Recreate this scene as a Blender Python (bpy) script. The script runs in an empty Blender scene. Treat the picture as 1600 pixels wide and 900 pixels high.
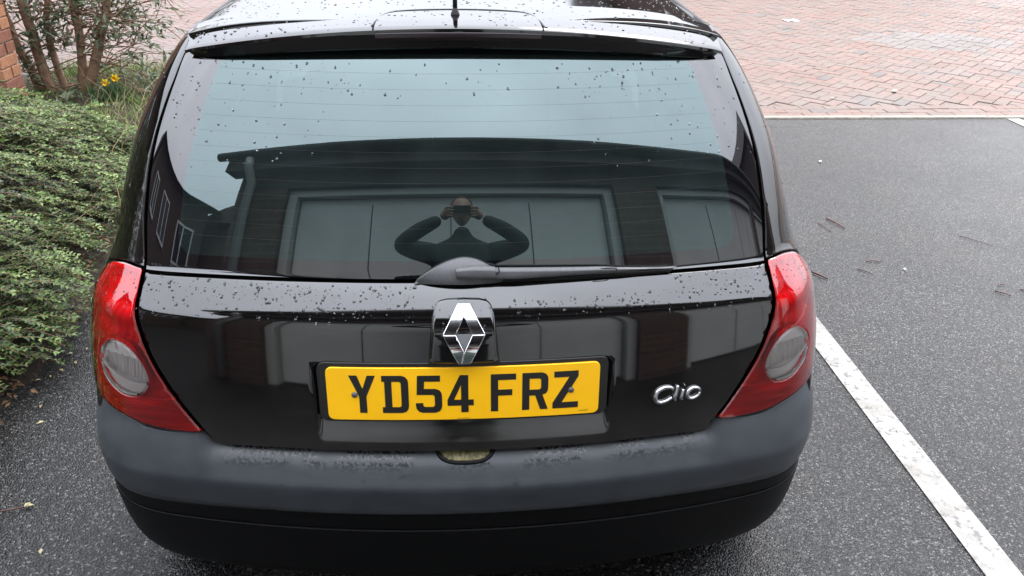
import bpy, bmesh, math, random
import numpy as np
from mathutils import Vector, Matrix
from mathutils.geometry import delaunay_2d_cdt

R = math.radians
rng = np.random.default_rng(7)
random.seed(7)
scene = bpy.context.scene
COL = scene.collection

# ------------------------------------------------------------------ camera
cam_d = bpy.data.cameras.new('camera')
cam_d.sensor_width = 36.0
cam_d.lens = 27.99
cam_d.clip_start = 0.01
cam_d.clip_end = 2000
cam = bpy.data.objects.new('camera', cam_d)
COL.objects.link(cam)
cam.location = (0.00086, -1.2136, 1.65032)
_th, _ps, _ro = R(27.8706), R(3.963), R(0.9356)
fw = Vector((math.sin(_ps) * math.cos(_th), math.cos(_ps) * math.cos(_th), -math.sin(_th)))
r0 = Vector((math.cos(_ps), -math.sin(_ps), 0))
u0 = r0.cross(fw)
rt = math.cos(_ro) * r0 + math.sin(_ro) * u0
up = -math.sin(_ro) * r0 + math.cos(_ro) * u0
cam.rotation_euler = Matrix((rt, up, -fw)).transposed().to_euler()
scene.camera = cam

# ------------------------------------------------------------------ sky, sun, exposure
SUN_EL, SUN_AZ = R(52), R(35)
world = bpy.data.worlds.new('World')
scene.world = world
world.use_nodes = True
wn, wl = world.node_tree.nodes, world.node_tree.links
wn.clear()
wo = wn.new('ShaderNodeOutputWorld')
wb = wn.new('ShaderNodeBackground')
sky = wn.new('ShaderNodeTexSky')
sky.sky_type = 'NISHITA'
sky.sun_disc = False
sky.sun_elevation = SUN_EL
sky.sun_rotation = SUN_AZ
sky.dust_density = 4
tc = wn.new('ShaderNodeTexCoord')
sep = wn.new('ShaderNodeSeparateXYZ')
wl.new(tc.outputs['Generated'], sep.inputs[0])
grad = wn.new('ShaderNodeMapRange')          # overcast: zenith three times the horizon
grad.inputs[1].default_value = 0.0
grad.inputs[2].default_value = 1.0
grad.inputs[3].default_value = 2.6
grad.inputs[4].default_value = 10.4
wl.new(sep.outputs[2], grad.inputs[0])
cl = wn.new('ShaderNodeTexNoise')
cl.inputs['Scale'].default_value = 2.2
cl.inputs['Detail'].default_value = 5
wl.new(tc.outputs['Generated'], cl.inputs['Vector'])
clr = wn.new('ShaderNodeMapRange')
clr.inputs[1].default_value = 0.3
clr.inputs[2].default_value = 0.7
clr.inputs[3].default_value = 0.86
clr.inputs[4].default_value = 1.1
wl.new(cl.outputs[0], clr.inputs[0])
mu = wn.new('ShaderNodeMath')
mu.operation = 'MULTIPLY'
wl.new(grad.outputs[0], mu.inputs[0])
wl.new(clr.outputs[0], mu.inputs[1])
cc = wn.new('ShaderNodeVectorMath')
cc.operation = 'SCALE'
cc.inputs[0].default_value = (0.94, 0.975, 1.07)
wl.new(mu.outputs[0], cc.inputs['Scale'])
mx = wn.new('ShaderNodeMix')
mx.data_type = 'RGBA'
mx.inputs[0].default_value = 0.9
wl.new(sky.outputs[0], mx.inputs[6])
wl.new(cc.outputs[0], mx.inputs[7])
wl.new(mx.outputs[2], wb.inputs['Color'])
wb.inputs['Strength'].default_value = 0.13
wl.new(wb.outputs[0], wo.inputs[0])

sun_d = bpy.data.lights.new('sun', 'SUN')
sun_d.energy = 0.5
sun_d.angle = R(25)
sun_d.color = (1.0, 0.96, 0.9)
sun = bpy.data.objects.new('sun', sun_d)
COL.objects.link(sun)
_sd = Vector((math.sin(SUN_AZ) * math.cos(SUN_EL), math.cos(SUN_AZ) * math.cos(SUN_EL), math.sin(SUN_EL)))
sun.rotation_euler = _sd.to_track_quat('Z', 'Y').to_euler()

scene.view_settings.view_transform = 'Standard'
scene.view_settings.look = 'None'
scene.view_settings.gamma = 1.0
scene.view_settings.exposure = 2.2
scene.cycles.use_denoising = True
scene.cycles.max_bounces = 10
scene.cycles.transparent_max_bounces = 12
scene.cycles.caustics_reflective = False
scene.cycles.caustics_refractive = False
scene.cycles.sample_clamp_indirect = 6.0


# ------------------------------------------------------------------ materials
class NT:
    def __init__(self, name):
        self.m = bpy.data.materials.new(name)
        self.m.use_nodes = True
        self.n = self.m.node_tree.nodes
        self.l = self.m.node_tree.links
        self.n.clear()
        self.out = self.n.new('ShaderNodeOutputMaterial')

    def new(self, t, **k):
        nd = self.n.new(t)
        for a, b in k.items():
            setattr(nd, a, b)
        return nd

    def link(self, a, b):
        self.l.new(a, b)

    def pos(self):
        return self.new('ShaderNodeNewGeometry').outputs['Position']

    def noise(self, scale, detail=4, rough=0.55, vec=None):
        nd = self.new('ShaderNodeTexNoise')
        nd.inputs['Scale'].default_value = scale
        nd.inputs['Detail'].default_value = detail
        nd.inputs['Roughness'].default_value = rough
        self.link(vec if vec is not None else self.pos(), nd.inputs['Vector'])
        return nd.outputs[0]

    def ramp(self, fac, stops):
        nd = self.new('ShaderNodeValToRGB')
        e = nd.color_ramp.elements
        while len(e) < len(stops):
            e.new(0.5)
        for el, (p, c) in zip(e, stops):
            el.position = p
            el.color = (c[0], c[1], c[2], 1) if hasattr(c, '__len__') else (c, c, c, 1)
        self.link(fac, nd.inputs[0])
        return nd.outputs[0]

    def mix(self, fac, a, b, mode='MIX'):
        nd = self.new('ShaderNodeMix', data_type='RGBA', blend_type=mode)
        for s, v in ((nd.inputs[0], fac), (nd.inputs[6], a), (nd.inputs[7], b)):
            if hasattr(v, 'is_output'):
                self.link(v, s)
            elif hasattr(v, '__len__'):
                s.default_value = (v[0], v[1], v[2], 1)
            else:
                s.default_value = v
        return nd.outputs[2]

    def math(self, op, a, b=0.0):
        nd = self.new('ShaderNodeMath', operation=op)
        for s, v in ((nd.inputs[0], a), (nd.inputs[1], b)):
            if hasattr(v, 'is_output'):
                self.link(v, s)
            else:
                s.default_value = v
        return nd.outputs[0]

    def sepz(self):
        s = self.new('ShaderNodeSeparateXYZ')
        self.link(self.pos(), s.inputs[0])
        return s.outputs

    def attr(self, name):
        return self.new('ShaderNodeAttribute', attribute_name=name).outputs

    def bsdf(self, **k):
        b = self.new('ShaderNodeBsdfPrincipled')
        for a, v in k.items():
            s = b.inputs[a.replace('_', ' ')]
            if hasattr(v, 'is_output'):
                self.link(v, s)
            elif hasattr(v, '__len__'):
                s.default_value = (v[0], v[1], v[2], 1) if len(v) == 3 and s.type == 'RGBA' else v
            else:
                s.default_value = v
        self.link(b.outputs[0], self.out.inputs[0])
        return b

    def bump(self, b, h, strength=0.5, dist=0.002):
        nd = self.new('ShaderNodeBump')
        nd.inputs['Strength'].default_value = strength
        nd.inputs['Distance'].default_value = dist
        self.link(h, nd.inputs['Height'])
        self.link(nd.outputs[0], b.inputs['Normal'])


def plain(name, col, rough=0.5, metal=0.0, var=0.0, vs=20, **k):
    t = NT(name)
    c = col
    if var:
        c = t.ramp(t.noise(vs), [(0.3, [x * (1 - var) for x in col]), (0.7, [min(1, x * (1 + var)) for x in col])])
    t.bsdf(Base_Color=c, Roughness=rough, Metallic=metal, **k)
    return t.m


def mat_paint():
    t = NT('black_car_paint')
    n = t.noise(900, 2)
    base = t.ramp(n, [(0.35, (0.002, 0.0018, 0.0018)), (0.75, (0.006, 0.005, 0.005))])
    d = t.noise(9, 6)
    dust = t.ramp(t.noise(260, 3), [(0.68, 0.0), (0.8, 1.0)])
    base = t.mix(t.math('MULTIPLY', dust, 0.10), base, (0.12, 0.11, 0.10))
    cr = t.ramp(d, [(0.3, 0.03), (0.75, 0.06)])
    lowm = t.new('ShaderNodeMapRange')
    for i, v in enumerate((0.60, 0.74, 1.0, 0.0)):
        lowm.inputs[i + 1].default_value = v
    t.link(t.sepz()[2], lowm.inputs[0])
    low = t.math('MULTIPLY', lowm.outputs[0], t.ramp(t.noise(18, 5, 0.7), [(0.3, 0.35), (0.65, 1.0)]))
    base = t.mix(t.math('MULTIPLY', low, 0.22), base, (0.085, 0.075, 0.066))
    cr = t.math('ADD', cr, t.math('MULTIPLY', low, 0.28))
    t.bsdf(Base_Color=base, Roughness=0.45, Specular_IOR_Level=0.0, Coat_Weight=1.0, Coat_Roughness=cr, Coat_IOR=1.85)
    return t.m


def mat_glass(name, tint, trans, glossk, rough=0.0, film=0.0):
    t = NT(name)
    fr = t.new('ShaderNodeFresnel')
    fr.inputs['IOR'].default_value = 1.52
    f = t.math('MINIMUM', t.math('MULTIPLY', fr.outputs[0], glossk), 1.0)
    g = t.new('ShaderNodeBsdfGlossy')
    g.inputs['Color'].default_value = (*tint, 1)
    g.inputs['Roughness'].default_value = rough
    tr = t.new('ShaderNodeBsdfTransparent')
    tr.inputs['Color'].default_value = (*trans, 1)
    m = t.new('ShaderNodeMixShader')
    t.link(f, m.inputs[0])
    t.link(tr.outputs[0], m.inputs[1])
    t.link(g.outputs[0], m.inputs[2])
    sh = m.outputs[0]
    if film:            # thin uneven teal veil: haze over the reflection put in as colour
        d = t.new('ShaderNodeBsdfDiffuse')
        d.inputs['Color'].default_value = (0.20, 0.28, 0.27, 1)
        m2 = t.new('ShaderNodeMixShader')
        sm = t.math('MULTIPLY', t.ramp(t.noise(5, 6, 0.65), [(0.3, 0.45), (0.7, 1.3)]), film)
        t.link(sm, m2.inputs[0])
        t.link(sh, m2.inputs[1])
        t.link(d.outputs[0], m2.inputs[2])
        sh = m2.outputs[0]
    t.link(sh, t.out.inputs[0])
    return t.m


def mat_bumper():
    t = NT('faded_grey_plastic')
    o = t.sepz()
    n = t.noise(14, 5)
    base = t.ramp(n, [(0.3, (0.038, 0.042, 0.048)), (0.7, (0.056, 0.062, 0.070))])
    # damp mottled patches left by rain along the step under the tailgate
    st = t.new('ShaderNodeMapRange')
    for i, v in enumerate((0.583, 0.606, 0.0, 1.0)):
        st.inputs[i + 1].default_value = v
    t.link(o[2], st.inputs[0])
    big = t.ramp(t.noise(7, 3), [(0.40, 0.0), (0.49, 1.0)])
    fine = t.ramp(t.noise(150, 4, 0.7), [(0.46, 0.0), (0.52, 1.0)])
    hi_ = t.new('ShaderNodeMapRange')
    for i, v in enumerate((0.622, 0.643, 1.0, 0.0)):
        hi_.inputs[i + 1].default_value = v
    t.link(o[2], hi_.inputs[0])
    ax_ = t.new('ShaderNodeMapRange')
    for i, v in enumerate((0.46, 0.54, 1.0, 0.0)):
        ax_.inputs[i + 1].default_value = v
    t.link(t.math('ABSOLUTE', o[0]), ax_.inputs[0])
    hi = t.math('MULTIPLY', hi_.outputs[0], ax_.outputs[0])
    wet = t.math('MULTIPLY', t.math('MULTIPLY', t.math('MULTIPLY', st.outputs[0], hi), big), fine)
    drip = t.math('MULTIPLY', t.ramp(t.noise(45, 3), [(0.66, 0.0), (0.7, 1.0)]), 0.5)
    mp = t.new('ShaderNodeMapRange')
    for i, v in enumerate((0.5, 0.58, 0.0, 1.0)):
        mp.inputs[i + 1].default_value = v
    t.link(o[2], mp.inputs[0])
    wet = t.math('MAXIMUM', wet, t.math('MULTIPLY', t.math('MULTIPLY', drip, mp.outputs[0]), hi))
    base = t.mix(wet, base, (0.010, 0.010, 0.011))
    spk = t.ramp(t.noise(420, 2), [(0.72, 0.0), (0.78, 1.0)])
    base = t.mix(t.math('MULTIPLY', spk, 0.35), base, (0.16, 0.16, 0.16))
    rr = t.mix(wet, t.ramp(n, [(0.3, 0.46), (0.7, 0.56)]), (0.22,) * 3)
    b = t.bsdf(Base_Color=base, Roughness=rr, Specular_IOR_Level=0.55)
    t.bump(b, t.noise(700, 2), 0.15, 0.0006)
    return t.m


def mat_asphalt():
    t = NT('wet_asphalt')
    p = t.pos()
    v = t.new('ShaderNodeTexVoronoi', feature='F1')
    v.inputs['Scale'].default_value = 190
    t.link(p, v.inputs['Vector'])
    chip = t.new('ShaderNodeSeparateColor')
    t.link(v.outputs['Color'], chip.inputs[0])
    stone = t.ramp(chip.outputs[0], [(0.0, (0.004, 0.004, 0.0042)), (0.5, (0.010, 0.010, 0.0102)), (0.78, (0.026, 0.0258, 0.0255)), (0.89, (0.075, 0.074, 0.071)), (1.0, (0.18, 0.175, 0.165))])
    edge = t.ramp(v.outputs['Distance'], [(0.30, 1.0), (0.62, 0.35)])
    c = t.mix(1.0, stone, edge, 'MULTIPLY')
    big = t.ramp(t.noise(1.1, 5), [(0.3, 0.72), (0.7, 1.2)])
    c = t.mix(1.0, c, big, 'MULTIPLY')
    brown = t.ramp(t.noise(2.3, 4), [(0.55, 0.0), (0.75, 0.5)])
    c = t.mix(brown, c, t.mix(1.0, c, (1.25, 1.02, 0.8), 'MULTIPLY'))
    rr = t.ramp(t.noise(1.7, 4), [(0.3, 0.30), (0.7, 0.44)])
    b = t.bsdf(Base_Color=c, Roughness=rr, Specular_IOR_Level=0.34)
    h = t.math('ADD', t.math('MULTIPLY', v.outputs['Distance'], -1.0), t.math('MULTIPLY', t.noise(60, 3), 0.5))
    t.bump(b, h, 0.55, 0.005)
    return t.m


def mat_linepaint():
    t = NT('worn_white_road_paint')
    p = t.pos()
    wear = t.ramp(t.noise(38, 6, 0.7), [(0.40, 1.0), (0.46, 0.0)])
    zone = t.ramp(t.noise(3.0, 3), [(0.38, 1.0), (0.62, 0.25)])
    w = t.math('MULTIPLY', wear, zone)
    dirt = t.ramp(t.noise(9, 5), [(0.35, (0.17, 0.16, 0.14)), (0.6, (0.26, 0.26, 0.255))])
    c = t.mix(w, dirt, (0.05, 0.047, 0.044))
    b = t.bsdf(Base_Color=c, Roughness=0.5)
    t.bump(b, t.noise(170, 3), 0.5, 0.003)
    return t.m


def mat_brick(name, cols, grime=0.4, rough=(0.35, 0.6), scale=1.0):
    """cols: colours picked by the per-brick 'tint' attribute"""
    t = NT(name)
    f = t.attr('tint')[2]
    n = len(cols)
    c = t.ramp(f, [(i / max(1, n - 1), cols[i]) for i in range(n)])
    g = t.ramp(t.noise(28 * scale, 5, 0.65), [(0.3, 0.72), (0.7, 1.22)])
    c = t.mix(1.0, c, g, 'MULTIPLY')
    big = t.ramp(t.noise(0.9, 4), [(0.35, 0.0), (0.7, grime)])
    c = t.mix(big, c, (0.095, 0.08, 0.07))
    b = t.bsdf(Base_Color=c, Roughness=t.ramp(t.noise(1.3, 3), [(0.3, rough[0]), (0.7, rough[1])]))
    t.bump(b, t.noise(320 * scale, 3), 0.4, 0.002)
    return t.m


def mat_leaf(name, cols, rough=0.4):
    t = NT(name)
    f = t.attr('tint')[2]
    c = t.ramp(f, [(i / (len(cols) - 1), cols[i]) for i in range(len(cols))])
    d = t.new('ShaderNodeBsdfPrincipled')
    t.link(c, d.inputs['Base Color'])
    d.inputs['Roughness'].default_value = rough
    tl = t.new('ShaderNodeBsdfTranslucent')
    t.link(c, tl.inputs['Color'])
    m = t.new('ShaderNodeMixShader')
    m.inputs[0].default_value = 0.22
    t.link(d.outputs[0], m.inputs[1])
    t.link(tl.outputs[0], m.inputs[2])
    t.link(m.outputs[0], t.out.inputs[0])
    return t.m


def mat_soil():
    t = NT('damp_soil')
    c = t.ramp(t.noise(22, 8, 0.7), [(0.3, (0.012, 0.008, 0.005)), (0.55, (0.034, 0.023, 0.014)), (0.75, (0.07, 0.05, 0.032))])
    b = t.bsdf(Base_Color=c, Roughness=0.85)
    t.bump(b, t.noise(45, 8, 0.7), 0.9, 0.02)
    return t.m


def mat_bark():
    t = NT('shrub_bark')
    c = t.ramp(t.noise(30, 6, 0.7), [(0.3, (0.15, 0.09, 0.055)), (0.6, (0.29, 0.185, 0.12)), (0.8, (0.38, 0.27, 0.18))])
    b = t.bsdf(Base_Color=c, Roughness=0.8)
    t.bump(b, t.noise(90, 5), 0.6, 0.006)
    return t.m


def mat_wallbrick(name, ca, cb, mortar):
    t = NT(name)
    tcn = t.new('ShaderNodeTexCoord')
    bt = t.new('ShaderNodeTexBrick')
    mp = t.new('ShaderNodeMapping')
    mp.inputs['Rotation'].default_value = (R(90), 0, 0)
    t.link(tcn.outputs['Object'], mp.inputs[0])
    t.link(mp.outputs[0], bt.inputs['Vector'])
    bt.inputs['Color1'].default_value = (*ca, 1)
    bt.inputs['Color2'].default_value = (*cb, 1)
    bt.inputs['Mortar'].default_value = (*mortar, 1)
    bt.inputs['Scale'].default_value = 1.0
    bt.inputs['Brick Width'].default_value = 0.225
    bt.inputs['Row Height'].default_value = 0.075
    bt.inputs['Mortar Size'].default_value = 0.009
    b = t.bsdf(Base_Color=bt.outputs[0], Roughness=0.85)
    t.bump(b, bt.outputs['Fac'], -0.4, 0.008)
    return t.m


M = {}
M['paint'] = mat_paint()
M['pane'] = mat_glass('tinted_rear_glass', (0.78, 0.97, 0.97), (0.05, 0.08, 0.078), 2.9, 0.012, 0.045)
M['frit'] = plain('black_ceramic_frit', (0.004, 0.004, 0.005), 0.02, 0.0, IOR=2.0)
M['bumper'] = mat_bumper()
M['valance'] = plain('black_plastic_and_shade', (0.004, 0.004, 0.0042), 0.5, var=0.3, vs=60, Specular_IOR_Level=0.15)  # bumper's shaded underside put in as black; real plastic around the bumper lamp
M['trim'] = plain('dark_grey_trim', (0.078, 0.078, 0.081), 0.42, var=0.15, vs=200)
M['rubber'] = plain('black_rubber', (0.008, 0.008, 0.008), 0.6)
M['gap'] = plain('black_gap', (0.003, 0.003, 0.003), 0.9)
M['chrome'] = plain('chrome', (0.86, 0.86, 0.88), 0.06, 1.0)
M['badge'] = plain('satin_chrome', (0.62, 0.62, 0.64), 0.16, 1.0)
M['yellow'] = plain('reflective_yellow_plate', (0.97, 0.50, 0.003), 0.32, var=0.06, vs=9)
M['black'] = plain('plate_black', (0.012, 0.011, 0.010), 0.35)
M['redlens'] = mat_glass('red_lens', (1, 0.97, 0.97), (1.0, 0.060, 0.095), 2.0, 0.02)
M['clearlens'] = mat_glass('clear_lens', (1, 1, 1), (0.97, 0.96, 0.95), 1.5, 0.02)
M['silver'] = plain('silver_reflector', (0.96, 0.94, 0.94), 0.3, 0.0)
M['whiterib'] = plain('white_plastic', (0.98, 0.98, 0.98), 0.3)
M['redplastic'] = plain('red_reflector', (0.80, 0.60, 0.60), 0.4, 0.0)
M['lampbowl'] = plain('lamp_bowl', (0.88, 0.83, 0.82), 0.3, 0.1)
M['foglens'] = plain('yellowed_lamp_lens', (0.15, 0.13, 0.065), 0.4, var=0.6, vs=90, Specular_IOR_Level=0.15)
M['smoked'] = plain('smoked_red_lens', (0.012, 0.007, 0.008), 0.2, var=0.2, vs=90)
M['water'] = mat_glass('rain_water', (1, 1, 1), (0.42, 0.42, 0.43), 1.1)
M['asphalt'] = mat_asphalt()
M['line'] = mat_linepaint()
M['paver'] = mat_brick('clay_paver', [(0.080, 0.062, 0.054), (0.112, 0.066, 0.048), (0.136, 0.072, 0.052), (0.118, 0.080, 0.060), (0.145, 0.083, 0.061), (0.12, 0.10, 0.088)], 0.4, (0.5, 0.7))
M['wallbrick'] = mat_brick('orange_wall_brick', [(0.22, 0.085, 0.05), (0.30, 0.12, 0.065), (0.36, 0.16, 0.08), (0.27, 0.12, 0.08)], 0.15, (0.7, 0.9))
M['mortar'] = plain('mortar', (0.26, 0.21, 0.16), 0.9, var=0.3, vs=40)
M['sand'] = plain('jointing_sand', (0.080, 0.058, 0.047), 0.8, var=0.4, vs=14)
M['kerb'] = plain('pale_concrete', (0.22, 0.20, 0.16), 0.75, var=0.3, vs=18)
M['soil'] = mat_soil()
M['bark'] = mat_bark()
M['hedgeleaf'] = mat_leaf('hedge_leaf', [(0.007, 0.016, 0.004), (0.022, 0.046, 0.008), (0.060, 0.115, 0.020), (0.135, 0.215, 0.048), (0.23, 0.31, 0.11)], 0.55)
M['shrubleaf'] = mat_leaf('shrub_leaf', [(0.035, 0.055, 0.03), (0.07, 0.10, 0.05), (0.13, 0.17, 0.09), (0.22, 0.22, 0.12)], 0.45)
M['grass'] = mat_leaf('grass_blade', [(0.035, 0.075, 0.015), (0.085, 0.16, 0.03), (0.15, 0.24, 0.05), (0.26, 0.28, 0.09), (0.36, 0.30, 0.15)], 0.5)
M['daffleaf'] = mat_leaf('daffodil_leaf', [(0.02, 0.05, 0.02), (0.05, 0.10, 0.04), (0.08, 0.14, 0.05)], 0.45)
M['petal'] = mat_leaf('yellow_petal', [(0.62, 0.46, 0.01), (0.70, 0.58, 0.03)], 0.5)
M['straw'] = mat_leaf('straw', [(0.20, 0.14, 0.07), (0.34, 0.25, 0.13), (0.42, 0.33, 0.19)], 0.7)
M['litterleaf'] = mat_leaf('fallen_leaf', [(0.30, 0.24, 0.09), (0.44, 0.40, 0.20), (0.36, 0.33, 0.22)], 0.6)
M['deadleaf'] = mat_leaf('dead_leaf', [(0.05, 0.028, 0.015), (0.12, 0.065, 0.03), (0.22, 0.13, 0.06)], 0.7)
M['twig'] = plain('wet_twig', (0.075, 0.026, 0.02), 0.5, var=0.3, vs=60)
M['paper'] = plain('white_paper', (0.75, 0.75, 0.75), 0.7)
M['stone'] = plain('pale_pebble', (0.5, 0.48, 0.44), 0.7, var=0.2, vs=60)
M['cabin'] = plain('charcoal_cloth', (0.018, 0.018, 0.019), 0.9, var=0.3, vs=80)
M['tyre'] = plain('tyre_rubber', (0.012, 0.012, 0.012), 0.8)
M['rim'] = plain('alloy', (0.4, 0.4, 0.42), 0.35, 0.8)
M['garagebrick'] = mat_wallbrick('dark_brown_brick', (0.065, 0.034, 0.024), (0.045, 0.026, 0.02), (0.07, 0.06, 0.05))
M['housebrick'] = mat_wallbrick('house_brick', (0.055, 0.030, 0.023), (0.04, 0.025, 0.02), (0.06, 0.052, 0.045))
M['garagedoor'] = plain('white_garage_door', (0.46, 0.48, 0.47), 0.5, var=0.08, vs=3)
M['doorframe'] = plain('white_door_frame', (0.36, 0.37, 0.36), 0.5)
M['gutter'] = plain('black_gutter', (0.010, 0.010, 0.011), 0.4)
M['fascia'] = plain('dark_fascia', (0.020, 0.019, 0.018), 0.6)
M['rooftile'] = plain('grey_roof_tile', (0.05, 0.045, 0.042), 0.8, var=0.4, vs=6)
M['downpipe'] = plain('grey_downpipe', (0.30, 0.31, 0.31), 0.4)
M['winglass'] = plain('house_window_glass', (0.02, 0.025, 0.03), 0.05)
M['whiteframe'] = plain('white_upvc', (0.7, 0.7, 0.7), 0.4)
M['jacket'] = plain('dark_green_jacket', (0.010, 0.020, 0.016), 0.8, var=0.2, vs=30)
M['trousers'] = plain('black_trousers', (0.008, 0.008, 0.009), 0.85)
M['skin'] = plain('skin', (0.30, 0.17, 0.12), 0.5)
M['hair'] = plain('dark_hair', (0.015, 0.011, 0.009), 0.6)
M['phone'] = plain('black_phone', (0.01, 0.01, 0.011), 0.15)
M['shoe'] = plain('black_shoe', (0.012, 0.011, 0.011), 0.5)


# ------------------------------------------------------------------ object helpers
def tag(o, label=None, cat=None, group=None, kind=None):
    if label: o['label'] = label
    if cat: o['category'] = cat
    if group: o['group'] = group
    if kind: o['kind'] = kind
    return o


def thing(name, label, cat, loc=(0, 0, 0), group=None):
    o = bpy.data.objects.new(name, None)
    o.empty_display_size = 0.1
    o.location = loc
    COL.objects.link(o)
    return tag(o, label, cat, group)


def link(name, me, mat=None, parent=None, kind=None):
    if mat is not None and not me.materials:
        me.materials.append(mat)
    o = bpy.data.objects.new(name, me)
    COL.objects.link(o)
    if parent is not None:
        o.parent = parent
        if parent.parent is None:
            o.matrix_parent_inverse = Matrix.Translation(parent.location).inverted()
    if kind: o['kind'] = kind
    return o


def rawmesh(name, verts, faces, smooth=True, tint=None, normals=None):
    me = bpy.data.meshes.new(name)
    me.from_pydata([tuple(v) for v in verts], [], [tuple(f) for f in faces])
    if tint is not None:
        a = me.attributes.new('tint', 'FLOAT', 'POINT')
        a.data.foreach_set('value', np.asarray(tint, dtype=np.float32))
    me.polygons.foreach_set('use_smooth', [smooth] * len(me.polygons))
    me.update()
    if normals is not None:
        me.normals_split_custom_set_from_vertices([tuple(n) for n in normals])
    return me


def fastmesh(name, verts, faces, tint=None, smooth=False):
    """faces: (n,k) int array, all the same corner count"""
    verts = np.asarray(verts, np.float32)
    faces = np.asarray(faces, np.int32)
    n, k = faces.shape
    me = bpy.data.meshes.new(name)
    me.vertices.add(len(verts))
    me.vertices.foreach_set('co', verts.ravel())
    me.loops.add(n * k)
    me.loops.foreach_set('vertex_index', faces.ravel())
    me.polygons.add(n)
    me.polygons.foreach_set('loop_start', np.arange(0, n * k, k, dtype=np.int32))
    me.polygons.foreach_set('loop_total', np.full(n, k, dtype=np.int32))
    if tint is not None:
        a = me.attributes.new('tint', 'FLOAT', 'POINT')
        a.data.foreach_set('value', np.asarray(tint, np.float32))
    me.update(calc_edges=True)
    me.polygons.foreach_set('use_smooth', [smooth] * n)
    return me


class MB:
    """collects simple solids into one mesh"""
    def __init__(self):
        self.v, self.f = [], []

    def add(self, vs, fs):
        b = len(self.v)
        self.v += [tuple(x) for x in vs]
        self.f += [tuple(i + b for i in f) for f in fs]
        return self

    def box(self, x0, x1, y0, y1, z0, z1):
        return self.add([(x0, y0, z0), (x1, y0, z0), (x1, y1, z0), (x0, y1, z0), (x0, y0, z1), (x1, y0, z1), (x1, y1, z1), (x0, y1, z1)],
                        [(0, 3, 2, 1), (4, 5, 6, 7), (0, 1, 5, 4), (1, 2, 6, 5), (2, 3, 7, 6), (3, 0, 4, 7)])

    def tube(self, pts, rad, n=8, cap=True):
        pts = [Vector(p) for p in pts]
        if not hasattr(rad, '__len__'):
            rad = [rad] * len(pts)
        vs, fs = [], []
        prev = None
        for i, p in enumerate(pts):
            d = (pts[min(i + 1, len(pts) - 1)] - pts[max(i - 1, 0)]).normalized()
            if prev is None:
                a = Vector((0, 0, 1)) if abs(d.z) < 0.9 else Vector((1, 0, 0))
                u = d.cross(a).normalized()
            else:
                u = (prev - d * prev.dot(d)).normalized()
            prev = u
            w = d.cross(u)
            for k in range(n):
                an = 2 * math.pi * k / n
                vs.append(p + (u * math.cos(an) + w * math.sin(an)) * rad[i])
        for i in range(len(pts) - 1):
            for k in range(n):
                a, b = i * n + k, i * n + (k + 1) % n
                fs.append((a, b, b + n, a + n))
        if cap:
            fs.append(tuple(range(n))[::-1])
            fs.append(tuple((len(pts) - 1) * n + k for k in range(n)))
        return self.add(vs, fs)

    def lathe(self, prof, centre, axis='x', n=28):
        vs, fs = [], []
        for a, r in prof:
            for k in range(n):
                c, s = math.cos(2 * math.pi * k / n) * r, math.sin(2 * math.pi * k / n) * r
                q = {'x': (a, c, s), 'y': (c, a, s), 'z': (c, s, a)}[axis]
                vs.append((q[0] + centre[0], q[1] + centre[1], q[2] + centre[2]))
        for i in range(len(prof) - 1):
            for k in range(n):
                a, b = i * n + k, i * n + (k + 1) % n
                fs.append((a, b, b + n, a + n))
        return self.add(vs, fs)

    def mesh(self, name, smooth=False):
        return rawmesh(name, self.v, self.f, smooth)

    def build(self, name, mat, parent=None, smooth=False, kind=None, bevel=0.0):
        me = self.mesh(name, smooth)
        bm = bmesh.new()
        bm.from_mesh(me)
        bmesh.ops.recalc_face_normals(bm, faces=bm.faces)
        bm.to_mesh(me)
        bm.free()
        o = link(name, me, mat, parent, kind)
        if bevel:
            b = o.modifiers.new('bevel', 'BEVEL')
            b.width = bevel
            b.segments = 2
            b.limit_method = 'ANGLE'
        return o


# ------------------------------------------------------------------ the car's surfaces
def pchip(xs, ys):
    xs = np.array(xs, float); ys = np.array(ys, float)
    h = np.diff(xs); d = np.diff(ys) / h
    m = np.zeros(len(xs)); m[0] = d[0]; m[-1] = d[-1]
    for i in range(1, len(xs) - 1):
        if d[i - 1] * d[i] > 0:
            w1 = 2 * h[i] + h[i - 1]; w2 = h[i] + 2 * h[i - 1]
            m[i] = (w1 + w2) / (w1 / d[i - 1] + w2 / d[i])

    def fn(x):
        x = np.clip(x, xs[0], xs[-1])
        i = np.clip(np.searchsorted(xs, x, side='right') - 1, 0, len(xs) - 2)
        t = (x - xs[i]) / h[i]
        return ((1 + 2 * t) * (1 - t) ** 2 * ys[i] + t * (1 - t) ** 2 * h[i] * m[i]
                + t * t * (3 - 2 * t) * ys[i + 1] + t * t * (t - 1) * h[i] * m[i + 1])
    return fn


_S = np.linspace(0, 1, 1601)
A1, S0 = R(20.0), .66


def _alpha(s):
    t = np.clip((s - S0) / (1 - S0), 0, 1)
    sm = t * t * (3 - 2 * t) * .6 + .4 * t * t
    return A1 * s + (R(88) - A1) * sm


_al = _alpha(_S)
_X = np.concatenate([[0], np.cumsum(np.cos((_al[1:] + _al[:-1]) / 2) * np.diff(_S))])
_Y = np.concatenate([[0], np.cumsum(np.sin((_al[1:] + _al[:-1]) / 2) * np.diff(_S))]) / _X[-1]
_X = _X / _X[-1]


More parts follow.
